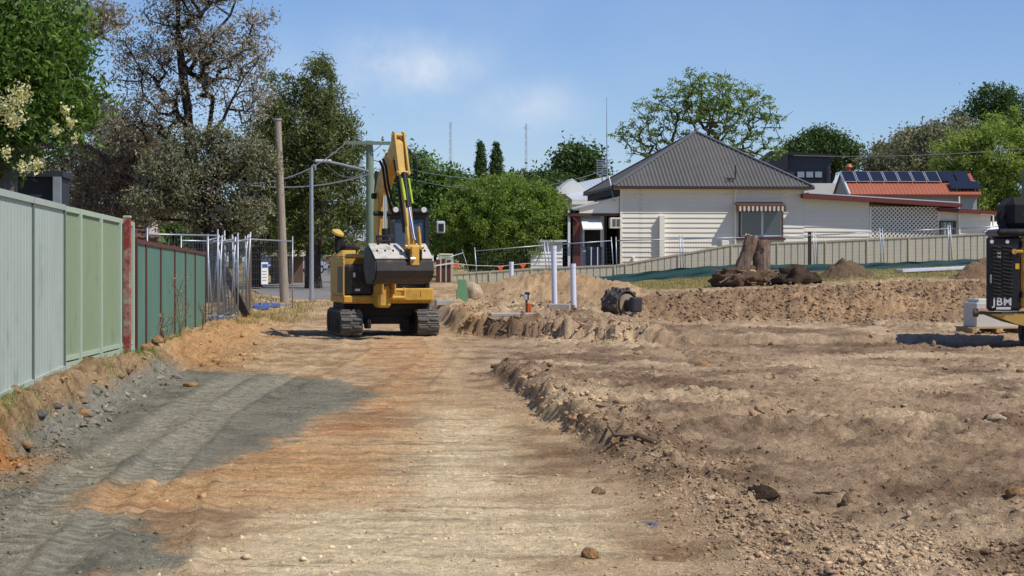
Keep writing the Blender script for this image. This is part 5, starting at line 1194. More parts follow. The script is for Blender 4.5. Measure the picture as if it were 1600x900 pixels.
car(470, 421, 150, 2.4, lin(150, 160, 180), 'silver-blue hatchback parked at the far end of the street'); car(431, 421, 142, 2.7, lin(128, 40, 38), 'dark red car parked behind the timber pole'); car(415, 424, 136, .4, lin(60, 66, 80), 'dark grey car parked behind the notice board fence')
v0 = at(1563, 420, 76.5); vn = empty('utility_truck', (v0.x + .6, v0.y + 3, 1.35), .1, 'white utility vehicle parked past the end of the cottage', 'vehicle')
m = MB(); m.extr([(-2.3, .4), (-2.3, 1.05), (-1.3, 1.15), (-.7, 1.85), (.7, 1.9), (.8, 1.1), (2.4, 1.1), (2.4, .4)], -.9, .9, 'x'); bb_ = m.build('body', WHITEP, vn, bevel=.05)
m = MB(); m.extr([(-1.2, 1.18), (-.72, 1.76), (.6, 1.8), (.65, 1.18)], -.915, .915, 'x'); m.build('side_window', PANE, bb_)
for sx in (-1, 1):
    for yy in (-1.5, 1.5): m = MB(); m.tube([(sx * .7, yy, .38), (sx * .92, yy, .38)], .38, 16); m.build('wheel', BLKM, vn)
# ------------------------------------------------------------------ trees
BARK = mat('bark_dark', lin(70, 62, 54), .95, 0, .3, 4, .6, 20); BARKG = mat('bark_grey', lin(104, 96, 88), .95, 0, .3, 4, .6, 20); BARKB = mat('bark_black', lin(44, 38, 36), .95, 0, .3, 4, .6, 20)
def frustums(P0, P1, R0, R1, n=6):
    d = P1 - P0; L = np.linalg.norm(d, axis=1, keepdims=True); d = d / np.maximum(L, 1e-6)
    ref = np.where(np.abs(d[:, 2:3]) < .9, np.array([[0, 0, 1.]]), np.array([[1., 0, 0]])); x = np.cross(d, ref); x /= np.linalg.norm(x, axis=1, keepdims=True); y = np.cross(d, x)
    a = np.arange(n) * 2 * np.pi / n; ca, sa = np.cos(a), np.sin(a)
    ring = x[:, None, :] * ca[None, :, None] + y[:, None, :] * sa[None, :, None]
    V = np.concatenate([P0[:, None] + ring * R0[:, None, None], P1[:, None] + ring * R1[:, None, None]], 1).reshape(-1, 3)
    m = len(P0); b = (np.arange(m) * 2 * n)[:, None]; k = np.arange(n)[None]; k2 = (k + 1) % n
    return V, np.stack([b + k, b + k2, b + n + k2, b + n + k], -1).reshape(-1, 4)
def leaves(C, L, Wd, r, up=0.0, down=0.0, fold=.0):
    n = len(C); d = r.normal(size=(n, 3)); d[:, 2] += up - down; d /= np.linalg.norm(d, axis=1, keepdims=True)
    q = r.normal(size=(n, 3)); s = np.cross(d, q); s /= np.linalg.norm(s, axis=1, keepdims=True)
    l = (L * r.uniform(.6, 1.3, n))[:, None]; w_ = (Wd * r.uniform(.6, 1.3, n))[:, None]
    V = np.stack([C - d * l / 2, C + s * w_ / 2, C + d * l / 2, C - s * w_ / 2], 1).reshape(-1, 3)
    return V, np.arange(4 * n).reshape(-1, 4)
def tree(name, label, base, blobs, trunk_h, trunk_r, nclump, nleaf, cr, L, Wd, leafm, barkm, seed, cat='tree', group=None, up=0, down=0, shell=.45, tip=.012, lean=(0, 0), flat=.75, extra=None, droop=0.0, zsurf=None, limbs=None):
    """blobs: (dx, dz, rx, rz, dy, ry) in metres from the base"""
    r = np.random.default_rng(seed); bz = zsurf if zsurf is not None else gz(base[0], base[1]) - .1
    root = empty(name, (base[0], base[1], bz), 0, label, cat, group)
    vol = np.array([b[2] * b[3] * b[5] for b in blobs]); pick = r.choice(len(blobs), nclump, p=vol / vol.sum())
    B = np.array(blobs)[pick]; u = r.normal(size=(nclump, 3)); u /= np.linalg.norm(u, axis=1, keepdims=True); rad = (shell + (1 - shell) * r.uniform(0, 1, nclump)) ** .8
    C = np.stack([B[:, 0], B[:, 4], B[:, 1]], 1) + u * rad[:, None] * np.stack([B[:, 2], B[:, 5], B[:, 3]], 1)
    C = C[C[:, 2] > .25]; nclump = len(C)
    nodes = []; par = []
    nt_ = 7
    for i in range(nt_ + 1):
        t = i / nt_; nodes.append(np.array([lean[0] * t * t + .06 * trunk_h * math.sin(3 * t + seed) * t * .5, lean[1] * t * t, trunk_h * t])); par.append(i - 1)
    for lb in limbs or []:
        A = np.array(nodes); q0 = np.array(lb[0]); last = int(np.argmin(np.linalg.norm(A - q0, axis=1)))
        for q in lb:
            p_ = nodes[last]; q = np.array(q); ns = max(1, int(np.linalg.norm(q - p_) / .7))
            for s_ in range(1, ns + 1): nodes.append(p_ + (q - p_) * s_ / ns + r.normal(size=3) * .05); par.append(last); last = len(nodes) - 1
    top = nodes[-1] if not limbs else nodes[nt_]; order = np.argsort(np.linalg.norm(C - top, axis=1))
    ends = []
    for k in order:
        c = C[k]; A = np.array(nodes); dv = c - A; dist = np.linalg.norm(c - A, axis=1) + .9 * np.maximum(0, A[:, 2] - c[2]) + np.where(np.arange(len(A)) < nt_ * .5, 50, 0)
        j = int(np.argmin(dist)); p = A[j]; ln = np.linalg.norm(c - p); ns = max(1, int(ln / max(.45, cr * .7))); last = j
        for s in range(1, ns + 1):
            t = s / ns; q = p + (c - p) * t + r.normal(size=3) * ln * .05 * (1 - t) + np.array([0, 0, ln * .12 * math.sin(math.pi * t)])
            nodes.append(q); par.append(last); last = len(nodes) - 1
        ends.append(last)
    cnt = np.zeros(len(nodes)); cnt[ends] = 1
    for i in range(len(nodes) - 1, 0, -1): cnt[par[i]] += cnt[i]
    pw = math.log(trunk_r / tip) / math.log(max(cnt[1], 2)); rad_ = tip * np.maximum(cnt, 1) ** pw
    Nn = np.array(nodes); pa = np.array(par); ch = np.arange(1, len(Nn)); R0 = rad_[pa[ch]]; R1 = rad_[ch]; R0 = np.minimum(R0, R1 * 1.8 + .004)
    R0[0] *= 1.25
    V, Fq = frustums(Nn[pa[ch]], Nn[ch], R0, R1, 6); link('trunk', np_mesh('trunk', V, Fq, barkm, True), root)
    E_ = Nn[ends]; per = nleaf // len(ends)
    cs = np.repeat(E_, per, 0); g = r.normal(size=cs.shape) * cr * np.array([1, 1, flat]) * np.repeat(r.uniform(.6, 1.35, len(E_)), per)[:, None] * .55
    g[:, 2] -= droop * np.abs(r.normal(size=len(g))) * cr
    V, Fq = leaves(cs + g, L, Wd, r, up, down); o = link('crown', np_mesh('crown', V, Fq, leafm), root); o['kind'] = 'stuff'
    if extra: extra(root, E_, r)
    return root
def blob(px, py, rx, ry, d, base, dy=0.0, depth=None):
    s = d / F; return ((px - 800) * s - base[0], CH - (py - HZ) * s, rx * s, ry * s, dy, (depth if depth else rx) * s)
def tree_px(name, label, px, d, blobs, **kw):
    base = ((px - 800) / F * d, d); z = gz(*base) - .1; bl_ = []
    for b in blobs:
        q = blob(b[0], b[1], b[2], b[3], d, base, b[4] if len(b) > 4 else 0.0); bl_.append((q[0], q[1] - z, q[2], q[3], q[4], q[5]))
    if 'limbs' in kw: kw['limbs'] = [[((q[0] - 800) * d / F - base[0], (q[2] if len(q) > 2 else 0), CH - (q[1] - HZ) * d / F - z) for q in lb] for lb in kw['limbs']]
    return tree(name, label, base, bl_, zsurf=z, **kw)
LF_BRIGHT = leafmat('leaf_bright', lin(54, 82, 32), lin(126, 154, 70), .38); LF_EUC = leafmat('leaf_grey_euc', lin(112, 102, 90), lin(184, 170, 154), .35, .6)
LF_EUC2 = leafmat('leaf_grey_green', lin(88, 90, 66), lin(164, 160, 132), .3, .6); LF_PINE = leafmat('leaf_casuarina', lin(66, 78, 44), lin(136, 142, 84), .32); LF_BUSH = leafmat('leaf_bush', lin(68, 98, 38), lin(164, 180, 88), .42)
LF_MID = leafmat('leaf_mid', lin(64, 92, 44), lin(134, 160, 84), .35); LF_DARK = leafmat('leaf_dark', lin(48, 68, 38), lin(102, 124, 68), .3); LF_YG = leafmat('leaf_yellow_green', lin(104, 124, 54), lin(172, 184, 100), .4); LF_UMB = leafmat('leaf_umbrella', lin(84, 110, 52), lin(156, 176, 100), .38)
LF_BROWN = leafmat('leaf_brown', lin(104, 84, 72), lin(170, 146, 128), .3)
FLOW = leafmat('cream_flower', lin(206, 196, 140), lin(240, 232, 186), .25)
def flowers(root, E_, r):
    w = np.array(root.location)
    for (px, py, n, rr) in ((32, 148, 260, .13), (10, 172, 260, .16), (22, 190, 120, .1), (103, 172, 60, .06), (110, 192, 60, .06), (88, 205, 50, .06), (58, 258, 120, .09), (35, 262, 90, .08), (10, 238, 60, .07), (118, 215, 30, .05)):
        c = np.array(at(px, py, 19.6)) - w; n = int(n * .9); C = c + r.normal(size=(n, 3)) * rr * np.array([.42, .4, .5]); V, Fq = leaves(C, .035, .03, r); link('flower_spray', np_mesh('flower_spray', V, Fq, FLOW), root)['kind'] = 'stuff'
tree_px('flowering_tree', 'dense bright green tree with cream flower sprays overhanging the pale fence', 15, 22.5, [(20, 130, 118, 125), (-60, 60, 120, 130), (70, 70, 70, 70), (100, 180, 42, 65), (-40, 230, 90, 60), (30, 20, 80, 60), (110, 110, 34, 48)],
        trunk_h=2.6, trunk_r=.14, nclump=420, nleaf=44000, cr=.26, L=.105, Wd=.034, leafm=LF_BRIGHT, barkm=BARKG, seed=3, down=.35, shell=.5, tip=.008, extra=flowers)
tree_px('eucalyptus_tree', 'tall half bare eucalypt with dark forked limbs and sparse grey leaves', 312, 58, [(285, 60, 75, 80), (220, 100, 55, 55), (375, 70, 50, 75), (300, -40, 100, 60), (205, 190, 60, 45), (405, 30, 25, 50), (390, 150, 40, 60), (265, 170, 60, 50), (190, 60, 25, 30), (330, 120, 50, 50)],
        trunk_h=5.4, trunk_r=.19, lean=(-.2, 0), nclump=760, nleaf=25000, cr=.28, L=.115, Wd=.045, leafm=LF_EUC, barkm=BARKB, seed=8, down=.5, shell=.15, tip=.0075, droop=.25,
        limbs=[[(295, 178), (290, 107), (279, 44), (274, -10), (268, -60)], [(291, 110, .2), (322, 53, .5), (350, 20, .8), (368, -20, 1)], [(290, 130, -.2), (262, 105, -.6), (233, 84, -1), (200, 75, -1.3)], [(308, 230, .3), (322, 195, .5), (335, 147, .6), (362, 92, .8), (380, 35, 1), (390, -20, 1)],
               [(312, 235, -.3), (353, 191, -.5), (384, 124, -.8), (415, 84, -1)], [(300, 200), (262, 165, .6), (225, 148, 1), (195, 150, 1.2)], [(292, 120, .5), (300, 60, 1.2), (312, 0, 1.6), (318, -50, 1.8)]])
tree_px('eucalyptus_tree', 'low spreading grey-green eucalypt drooping over the stacked fence panels', 335, 55.5, [(330, 255, 40, 40), (262, 250, 40, 34), (240, 310, 50, 34), (375, 245, 40, 45), (300, 295, 55, 40), (385, 330, 38, 42), (330, 335, 50, 30), (300, 215, 34, 28), (412, 255, 24, 40), (345, 205, 24, 22)],
        trunk_h=1.9, trunk_r=.34, nclump=460, nleaf=32000, cr=.25, L=.115, Wd=.045, leafm=LF_EUC2, barkm=BARKB, seed=18, down=.5, shell=.35, tip=.012, droop=.4)
tree_px('eucalyptus_tree', 'brownish twiggy eucalypt behind the end of the pale fence', 170, 60, [(165, 270, 50, 50), (130, 200, 30, 40), (190, 330, 70, 34), (110, 300, 40, 50), (215, 225, 38, 38), (150, 165, 24, 30), (235, 280, 40, 40)],
        trunk_h=1.8, trunk_r=.26, nclump=420, nleaf=18000, cr=.28, L=.115, Wd=.04, leafm=LF_BROWN, barkm=BARKG, seed=28, down=.4, shell=.3, tip=.013, droop=.3)
tree_px('eucalyptus_tree', 'olive grey eucalypt filling the gap behind the flowering tree', 150, 74, [(150, 210, 60, 70), (200, 260, 90, 80), (90, 290, 80, 80), (270, 300, 60, 60)], trunk_h=3, trunk_r=.3, nclump=300, nleaf=26000, cr=.55, L=.19, Wd=.07, leafm=LF_EUC2, barkm=BARK, seed=38, down=.3, shell=.3, droop=.2)
tree_px('eucalyptus_tree', 'thin limbed eucalypt whose bare twigs reach above the flowering tree', 62, 50, [(150, 30, 40, 40), (100, 10, 60, 20), (170, 20, 40, 35), (130, 50, 30, 25)], trunk_h=5.6, trunk_r=.12, nclump=70, nleaf=2600, cr=.35, L=.13, Wd=.045, leafm=LF_EUC, barkm=BARKG, seed=48, down=.4, shell=.2, tip=.014)
tree_px('casuarina_tree', 'tall dark olive casuarina behind the timber pole', 490, 80, [(500, 150, 38, 65), (475, 200, 65, 60), (520, 230, 55, 70), (450, 300, 60, 80), (510, 320, 65, 80), (500, 100, 22, 26), (440, 150, 34, 50), (555, 300, 26, 60), (430, 240, 40, 60)],
        trunk_h=5, trunk_r=.35, nclump=480, nleaf=52000, cr=.42, L=.24, Wd=.05, leafm=LF_PINE, barkm=BARK, seed=5, down=.2, shell=.45, droop=.25)
tree_px('casuarina_tree', 'smaller dark casuarina between the timber pole and the street', 400, 86, [(410, 300, 50, 90), (420, 220, 30, 60), (440, 340, 70, 50)], trunk_h=3, trunk_r=.28, nclump=240, nleaf=22000, cr=.6, L=.3, Wd=.07, leafm=LF_PINE, barkm=BARK, seed=15, down=.2, shell=.4, droop=.2)
tree_px('round_tree', 'dense dome shaped green tree beside the verandah', 787, 78.5, [(787, 345, 104, 74, 0), (740, 355, 62, 58, -.4), (838, 350, 58, 64, -.3), (787, 325, 84, 54, 0)],
        trunk_h=1.0, trunk_r=.25, nclump=860, nleaf=92000, cr=.21, L=.17, Wd=.045, leafm=LF_BUSH, barkm=BARK, seed=6, down=.7, shell=.8, droop=.7)
tree_px('broadleaf_tree', 'mid green broadleaf tree behind the excavator cab', 660, 98, [(655, 290, 45, 55), (690, 290, 35, 35), (640, 340, 60, 60), (700, 330, 50, 50), (640, 250, 24, 26)], trunk_h=2.5, trunk_r=.3, nclump=260, nleaf=26000, cr=.6, L=.26, Wd=.11, leafm=LF_MID, barkm=BARK, seed=7, shell=.45)
for k, px in enumerate((751, 776)):
    tree_px('pencil_pine', ['slender pencil pine, the left one in a pair behind the round tree', 'slender pencil pine with a broader tip behind the round tree'][k].replace(', the left one in a pair', ' with a narrow tip'), px, 112, [(px, 229, 2.2, 9)] * 9 + [(px, 243, 4.5 + k, 15)] * 4 + [(px, 262, 7 + k, 24)] * 3 + [(px, 295, 9, 30), (px, 335, 11, 40)], trunk_h=6, trunk_r=.08, nclump=420, nleaf=19000, cr=.16, L=.17, Wd=.055, leafm=LF_DARK, barkm=BARK, seed=70 + k, up=.9, shell=.2)
bgs = [(735, 118, [(730, 302, 40, 26), (760, 310, 50, 26)], LF_DARK, 'low green tree at the foot of the pencil pines'), (830, 125, [(835, 292, 50, 20), (790, 298, 40, 20), (860, 305, 40, 24)], LF_DARK, 'broad green tree top behind the round tree'),
       (905, 128, [(905, 255, 34, 30), (890, 280, 34, 34), (925, 285, 30, 30)], LF_DARK, 'dark rounded tree behind the pale metal roof'), (1285, 165, [(1290, 230, 40, 30), (1255, 236, 34, 24), (1320, 245, 30, 26)], LF_DARK, 'dark green tree behind the charcoal building'),
       (1385, 150, [(1385, 250, 36, 28), (1430, 240, 40, 30)], LF_EUC2, 'olive grey tree behind the solar panels'), (1550, 160, [(1550, 160, 42, 28), (1580, 190, 50, 40), (1520, 200, 40, 40)], LF_DARK, 'dark tree crown rising highest behind the yellow-green tree'),
       (1450, 140, [(1450, 240, 60, 45), (1490, 220, 50, 35)], LF_EUC2, 'grey-green tree between the red shed and the tall dark crown')]
for i, (px, d, bs, lf, lab) in enumerate(bgs):
    tree_px('background_tree', lab, px, d, [(*b, 0) for b in bs], trunk_h=2.5 if i < 3 else 4, trunk_r=.25, nclump=190, nleaf=14000, cr=.7, L=.32, Wd=.14, leafm=lf, barkm=BARK, seed=100 + i, shell=.4)
tree_px('background_tree', 'large yellow-green feathery tree above the black machine', 1545, 124, [(1560, 240, 70, 55), (1520, 290, 60, 60), (1600, 290, 70, 80), (1500, 240, 50, 40), (1580, 200, 50, 30), (1545, 330, 60, 50)], trunk_h=2.5, trunk_r=.3, nclump=420, nleaf=42000, cr=.5, L=.28, Wd=.09, leafm=LF_YG, barkm=BARK, seed=120, down=.2, shell=.45)
tree_px('umbrella_tree', 'sparse umbrella shaped tree with open branching behind the cottage roof', 1095, 104, [(1110, 145, 60, 38), (1045, 170, 55, 32), (1170, 165, 50, 34), (1000, 205, 40, 30), (1200, 190, 34, 30), (1120, 180, 60, 30), (970, 215, 18, 22), (1215, 225, 22, 18), (1000, 235, 34, 20), (1060, 222, 50, 26), (1145, 218, 55, 26), (1200, 240, 30, 18), (1080, 130, 40, 25)],
        trunk_h=4.2, trunk_r=.2, limbs=[[(1095, 262), (1060, 215, -1), (1020, 190, -1.5), (985, 182, -2)], [(1095, 262), (1085, 200, .5), (1070, 155, 1), (1048, 128, 1.5)], [(1095, 262), (1110, 200, -.5), (1120, 150, -1), (1128, 112, -1.5)], [(1095, 262), (1135, 210, .6), (1170, 165, 1.2), (1200, 142, 1.6)], [(1095, 262), (1150, 225, -1), (1200, 200, -1.6), (1230, 178, -2)], [(1095, 262), (1040, 238, .8), (1000, 222, 1.3), (968, 214, 1.6)]], nclump=900, nleaf=12600, cr=.24, L=.15, Wd=.085, leafm=LF_UMB, barkm=BARK, seed=11, shell=.3, tip=.011, flat=.5)
# distant belt of trees along the far street
for i in range(26):
    px = [-60, -10, 40, 90, 140, 200, 260, 310, 360, 400, 440, 470, 505, 540, 575, 610, 640, 680, 720, 770, 830, 880, 930, 1240, 1400, 1620][i]; d = 205 + 37 * ((i * 7) % 5) / 2; h = 46 + (i * 13) % 30; 
    if 440 < px < 560: d = 260
    tree_px('distant_tree', ['distant dark tree in the belt beyond the street', 'distant olive tree in the belt beyond the street'][i % 2], px, d, [(px, 400 - h * .7, 36, h * .55), (px - 20, 400 - h * .5, 28, h * .5), (px + 22, 400 - h * .45, 26, h * .45)], trunk_h=2.5, trunk_r=.25, nclump=60, nleaf=3600, cr=1.3, L=.8, Wd=.42, leafm=[LF_DARK, LF_MID][i % 2], barkm=BARK, seed=200 + i, shell=.3, group='belt of trees beyond the street')
# ------------------------------------------------------------------ pipes, markers, pits and rubble
PVC = mat('white_pvc', lin(216, 218, 230), .4, 0, .03, 3, dirt=lin(176, 160, 140), dirt_amt=.12, dscale=4)
for (px, yt, yb, d, lab) in ((799, 409, 446, 57.5, 'shortest white plastic riser pipe, behind the soil mound flank'), (865, 384, 468, 50, 'tallest white plastic riser pipe standing in the soil mound'), (895, 412, 478, 47.5, 'thick white plastic riser pipe in front of the mound, beside the compaction wheel')):
    a = at(px + (2 if yb > 450 else 0), yb, d); b = at(px, yt, d); z = gz(a.x, a.y); a.z = min(a.z, z) - .25
    r = empty('riser_pipe', a, 0, lab, 'pipe'); rad = .072 if d < 55 else .066
    m = MB(); m.tube([a, vlerp(a, b, .5), b], rad, 16, False); m.tube([b - Vector((0, 0, .01)), vlerp(b, a, .4)], rad * .86, 16, False); m.build('barrel', PVC, r, True, True)
    m = MB(); m.tube([b - Vector((0, 0, .1)), b - Vector((0, 0, .0))], rad + .006, 16, False); m.build('collar', PVC, r, True, True)
ORG = mat('orange_plastic', lin(222, 92, 40), .5, 0, .08); DUCT = mat('dark_valve', lin(58, 56, 60), .5, .3)
a = at(826, 500, 41.5); z = gz(a.x, a.y); mk_ = empty('marker_post', (a.x, a.y, z - .06), 0, 'orange marker post with a taped dark valve head', 'post')
h = Zp(451, 41.5) - z; m = MB(); m.box((.02, 0, (h * .55) / 2), (.085, .06, h * .62), Matrix.Rotation(R(-3), 3, 'Y'), .7); m.build('orange_shaft', ORG, mk_)
m = MB(); m.cbox((-.045, .01, h * .4), (.05, .05, h * .86), .01); m.build('stake', mat('stake_brown', lin(110, 62, 40), .8), mk_)
m = MB(); m.tube([(-.04, -.0, h * .72), (-.04, 0, h * .9)], .05, 10); m.cbox((-.03, 0, h * .93), (.12, .08, h * .1), .02); m.tube([(-.04, -.01, h * .8), (-.16, -.03, h * .9), (-.18, -.03, h * .82)], .02, 6); m.build('valve_head', DUCT, mk_)
m = MB(); m.cbox((-.07, -.05, h * .8), (.08, .03, .12), .012); m.build('tape', mat('silver_tape', lin(186, 188, 192), .35, .3), mk_)
a = at(722, 476, 52); gbz = gz(a.x, a.y); GB_ = mat('green_plastic', lin(106, 150, 106), .5, 0, .08)
gb = empty('service_pillar', (a.x, a.y, gbz - .05), .1, 'small green service pillar standing by the lane edge', 'service pillar')
m = MB(); m.box((0, 0, .16), (.33, .26, .34), None, .86); m.build('base', GB_, gb); m = MB(); m.box((.0, .03, .46), (.23, .2, .3), None, .88); m.build('hood', GB_, gb)
ROCK = soilmat('pale_rock', None, [(0, lin(176, 156, 126)), (1, lin(200, 182, 152))], .8); RBROWN = soilmat('brown_rock', None, [(0, lin(140, 116, 90)), (1, lin(164, 138, 108))], .8); RDARK = soilmat('dark_clod', None, [(0, lin(66, 54, 44)), (1, lin(90, 74, 60))], .9); RORG = soilmat('orange_clod', None, [(0, lin(160, 122, 82)), (1, lin(178, 138, 96))], .8)
def rock(name, label, px, py, d, sx, sy, sz, mt, seed, cat='rock', group=None, spiky=0):
    V0, F0 = ICO2; r = np.random.default_rng(seed); n = fbm(V0[:, 0] * 1.6 + seed, V0[:, 1] * 1.6 + V0[:, 2] * 1.3, seed, 3); n2 = fbm(V0[:, 0] * 4 + 5, V0[:, 1] * 4 + V0[:, 2] * 3, seed + 1, 2)
    V = V0 * (.55 + .75 * n + .35 * (n2 - .5) + spiky * r.uniform(-.25, .35, len(V0)))[:, None] * np.array([sx, sy, sz])
    V[:, 2] = np.maximum(V[:, 2], -sz * .45); x = X(px, d); me = np_mesh(name, V, F0, mt)
    o = link(name, me, None, (x, d, gz(x, d) + sz * .32)); tag(o, label, cat, group); return o
def gd(py, z=0.0): return (CH - z) * F / (py - HZ)
rock('boulder', 'pale sandstone boulder beside the green service pillar', 738, 470, 53.5, .3, .25, .36, ROCK, 1)
rock('soil_clod', 'dark crumbly root clod lying alone on the scraped soil', 1188, 786, gd(795), .11, .1, .07, RDARK, 2, 'clod', spiky=1)
rock('stone', 'angular brown stone lying near the dark root clod', 1327, 792, gd(798), .06, .06, .06, RBROWN, 3, 'stone')
rock('stone', 'pale flat stone on the bare soil past the trench edge', 1556, 678, gd(683), .1, .08, .05, ROCK, 4, 'stone')
rock('stone', 'orange-brown lump at the edge of a damp patch', 1590, 778, gd(784), .08, .08, .06, RORG, 5, 'stone')
rock('stone', 'brown stone in the low cut beside the lane', 934, 765, gd(772), .05, .05, .035, RBROWN, 6, 'stone')
rock('stone', 'orange clod in the crumbs at the lower lane edge', 922, 866, gd(872), .05, .05, .04, RORG, 7, 'stone')
rock('stone', 'orange-brown clod on the flat soil beyond the trench', 1100, 575, gd(580), .13, .13, .09, RORG, 8, 'stone')
rock('stone', 'pale stone pair half sunk in front of the pallet', 1373, 505, gd(512, .1), .16, .12, .09, ROCK, 9, 'stone')
rock('stone', 'tan block of clay fallen at the foot of the cut bank', 128, 655, gd(660), .07, .07, .06, RORG, 10, 'stone')
rock('stone', 'small orange stone lying alone on the grey clay', 297, 602, gd(604), .1, .08, .04, RORG, 12, 'stone')
for i, (px, py, s) in enumerate(((62, 668, .07), (40, 690, .08), (88, 655, .06), (20, 668, .08), (105, 645, .06), (130, 632, .06), (150, 622, .06), (10, 704, .07))):
    rock('clay_lump', 'grey clay lump tumbled down the cut bank below the pale fence', px, py, gd(py + 6, .08), s, s * .9, s * .7, RBROWN if i % 2 else soilmat('grey_clod%d' % i, None, [(0, lin(96, 94, 88)), (1, lin(120, 116, 106))], .8), 30 + i, 'clay lump', 'lumps at the foot of the cut bank')
for i, (px, py, s) in enumerate(((226, 545, .1), (232, 552, .08), (246, 546, .09), (262, 552, .07), (222, 558, .06))):
    rock('clay_lump', 'orange-brown clay lump heaped against the maroon fence post', px, py, 27.6 + .3 * i, s, s, s * .8, RORG, 50 + i, 'clay lump', 'lumps heaped by the dark green fence')
CONC = mat('concrete', lin(176, 172, 162), .85, 0, .1, 5, .3, 40, dirt=lin(150, 128, 100), dirt_amt=.3)
def slab(label, px, py, d, sx, sy, sz, rz, tilt=0):
    x = X(px, d); r = link('concrete_slab', MB().cbox((0, 0, sz / 2), (sx, sy, sz), .01).build('concrete_slab', CONC, data=True), None, (x, d, gz(x, d) - .02), (tilt, 0, rz)); tag(r, label, 'slab')
slab('flat concrete slab lying at the foot of the orange marker', 800, 503, 41.0, .95, .5, .07, .1); slab('small concrete block half buried below the white pipes', 874, 486, 45.5, .5, .3, .16, -.1); slab('pale timber-coloured slab lying behind the excavator track', 695, 481, 50, .5, .35, .14, .2)
# tree stump with root plate
STW = mat('stump_wood', lin(134, 112, 94), .9, 0, .5, 2.2, 1.0, 20, stretch=(7, 7, .6), dirt=lin(66, 48, 38), dirt_amt=.45, dscale=5); STR = mat('root_soil', lin(100, 78, 58), .95, 0, .5, 6, 1.0, 14, dirt=lin(48, 38, 30), dirt_amt=.55, dscale=6); CUTW = mat('cut_wood', lin(176, 146, 116), .9, 0, .2, 8)
D3 = 58.0; sb = at(1180, 445, D3); sz0 = gz(sb.x, sb.y)
stp = empty('tree_stump', (sb.x, sb.y, sz0 - .05), 0, 'uprooted twin trunk tree stump resting on its root plate', 'tree stump')
def trunk_part(name, p0, p1, r0, r1, seed, jag=0):
    r = np.random.default_rng(seed); p0, p1 = Vector(p0), Vector(p1); n = 18; rows = 14; V = []
    d = (p1 - p0).normalized(); x = d.cross(Vector((0, 1, 0))).normalized(); y = d.cross(x)
    for i in range(rows):
        t = i / (rows - 1); c = vlerp(p0, p1, t) + x * .04 * math.sin(4 * t + seed); rr = r0 + (r1 - r0) * min(1, t * 1.6)
        for k in range(n):
            a = 2 * math.pi * k / n; q = rr * (1 + .06 * math.sin(3 * a + seed) + .07 * math.sin(7 * a + 2 * seed + t) + .06 * r.normal())
            P = c + (x * math.cos(a) + y * math.sin(a)) * q
            if i == rows - 1 and jag: P += d * jag * r.uniform(-.3, 1)
            V.append(tuple(P))
    fs = [(i * n + k, i * n + (k + 1) % n, (i + 1) * n + (k + 1) % n, (i + 1) * n + k) for i in range(rows - 1) for k in range(n)]
    m = MB(); m.add(V, fs); o = m.build(name, STW, stp, smooth=True)
    m = MB(); b = (rows - 1) * n; top = sum((Vector(V[b + k]) for k in range(n)), Vector()) / n - d * .05; m.add(V[b:] + [tuple(top)], [(k, (k + 1) % n, n) for k in range(n)]); m.build('cut_face', CUTW, o)
k_ = D3 / F
trunk_part('stem', ((1156 - 1180) * k_, -.1, .1), ((1173 - 1180) * k_, -.05, (445 - 366) * k_), .24, .2, 1, .08); trunk_part('stem', ((1187 - 1180) * k_, .15, .2), ((1193 - 1180) * k_, .2, (445 - 373) * k_), .26, .27, 4, .05)
V0, F0 = ICO2
def lump(parent, name, c, s, mt, seed, rough=1.0):
    V1, F1 = ico(3); n = fbm(V1[:, 0] * 2.2 + seed, V1[:, 1] * 2.2 + V1[:, 2] * 2, seed, 4); n2 = fbm(V1[:, 0] * 7, V1[:, 1] * 7 + V1[:, 2] * 6, seed + 3, 3)
    V = V1 * (.5 + .7 * n + rough * .5 * (n2 - .4))[:, None] * np.array(s) + np.array(c); return link(name, np_mesh(name, V, F1, mt), parent)
lump(stp, 'root_plate', (-.25, .1, .06), (1.0, .8, .55), STR, 5, 1.6); lump(stp, 'root_plate', (.5, .1, .04), (1.0, .65, .38), STR, 9, 1.6)
r_ = random.Random(3)
for i in range(56):
    a = r_.uniform(0, 6.28); L_ = r_.uniform(.5, 1.2); p = Vector((r_.uniform(-.3, .3), 0, r_.uniform(.2, .45))); pts = [p]
    for j in range(4): p = p + Vector((math.cos(a) * L_ / 4, math.sin(a) * L_ / 6 - .03, r_.uniform(-.14, .06))); a += r_.uniform(-.5, .5); pts.append(Vector((p.x, p.y, max(p.z, .03))))
    m = MB(); m.tube(pts, [.06, .05, .04, .028, .014], 6); m.build('root', STW if i % 3 else CUTW, stp, smooth=True)
rock('root_clump', 'dark clump of torn roots and soil beside the stump', 1246, 440, 57.2, .5, .4, .36, RDARK, 61, 'root clump', spiky=1.7)
# soil piles on the grass
def pile(label, px, d, sx, sy, h, seed, mt):
    x0 = X(px, d); n = 46; g = np.linspace(-1, 1, n); A, B = np.meshgrid(g, g); q = np.sqrt(A * A + B * B); hh = h * np.clip(1 - q ** 2, 0, 1) ** 1.3 * .85 + h * .5 * (fbm(A * 3 + seed, B * 3, seed, 4) - .45) * np.clip(1.1 - q, 0, 1) * 1.6 + .16 * h * (fbm(A * 12, B * 12 + seed, seed + 2, 3) - .5)
    Xw = x0 + A * sx; Yw = d + B * sy; Z = ground_h(Xw, Yw) + np.where(q < 1, hh, -.1) ; V = np.stack([Xw - x0, Yw - d, Z - gz(x0, d)], -1).reshape(-1, 3)
    i = (np.arange(n - 1)[:, None] * n + np.arange(n - 1)[None]).reshape(-1)
    o = link('soil_pile', np_mesh('soil_pile', V, np.stack([i, i + 1, i + n + 1, i + n], 1), mt, True), None, (x0, d, gz(x0, d))); tag(o, label, 'soil pile'); return o
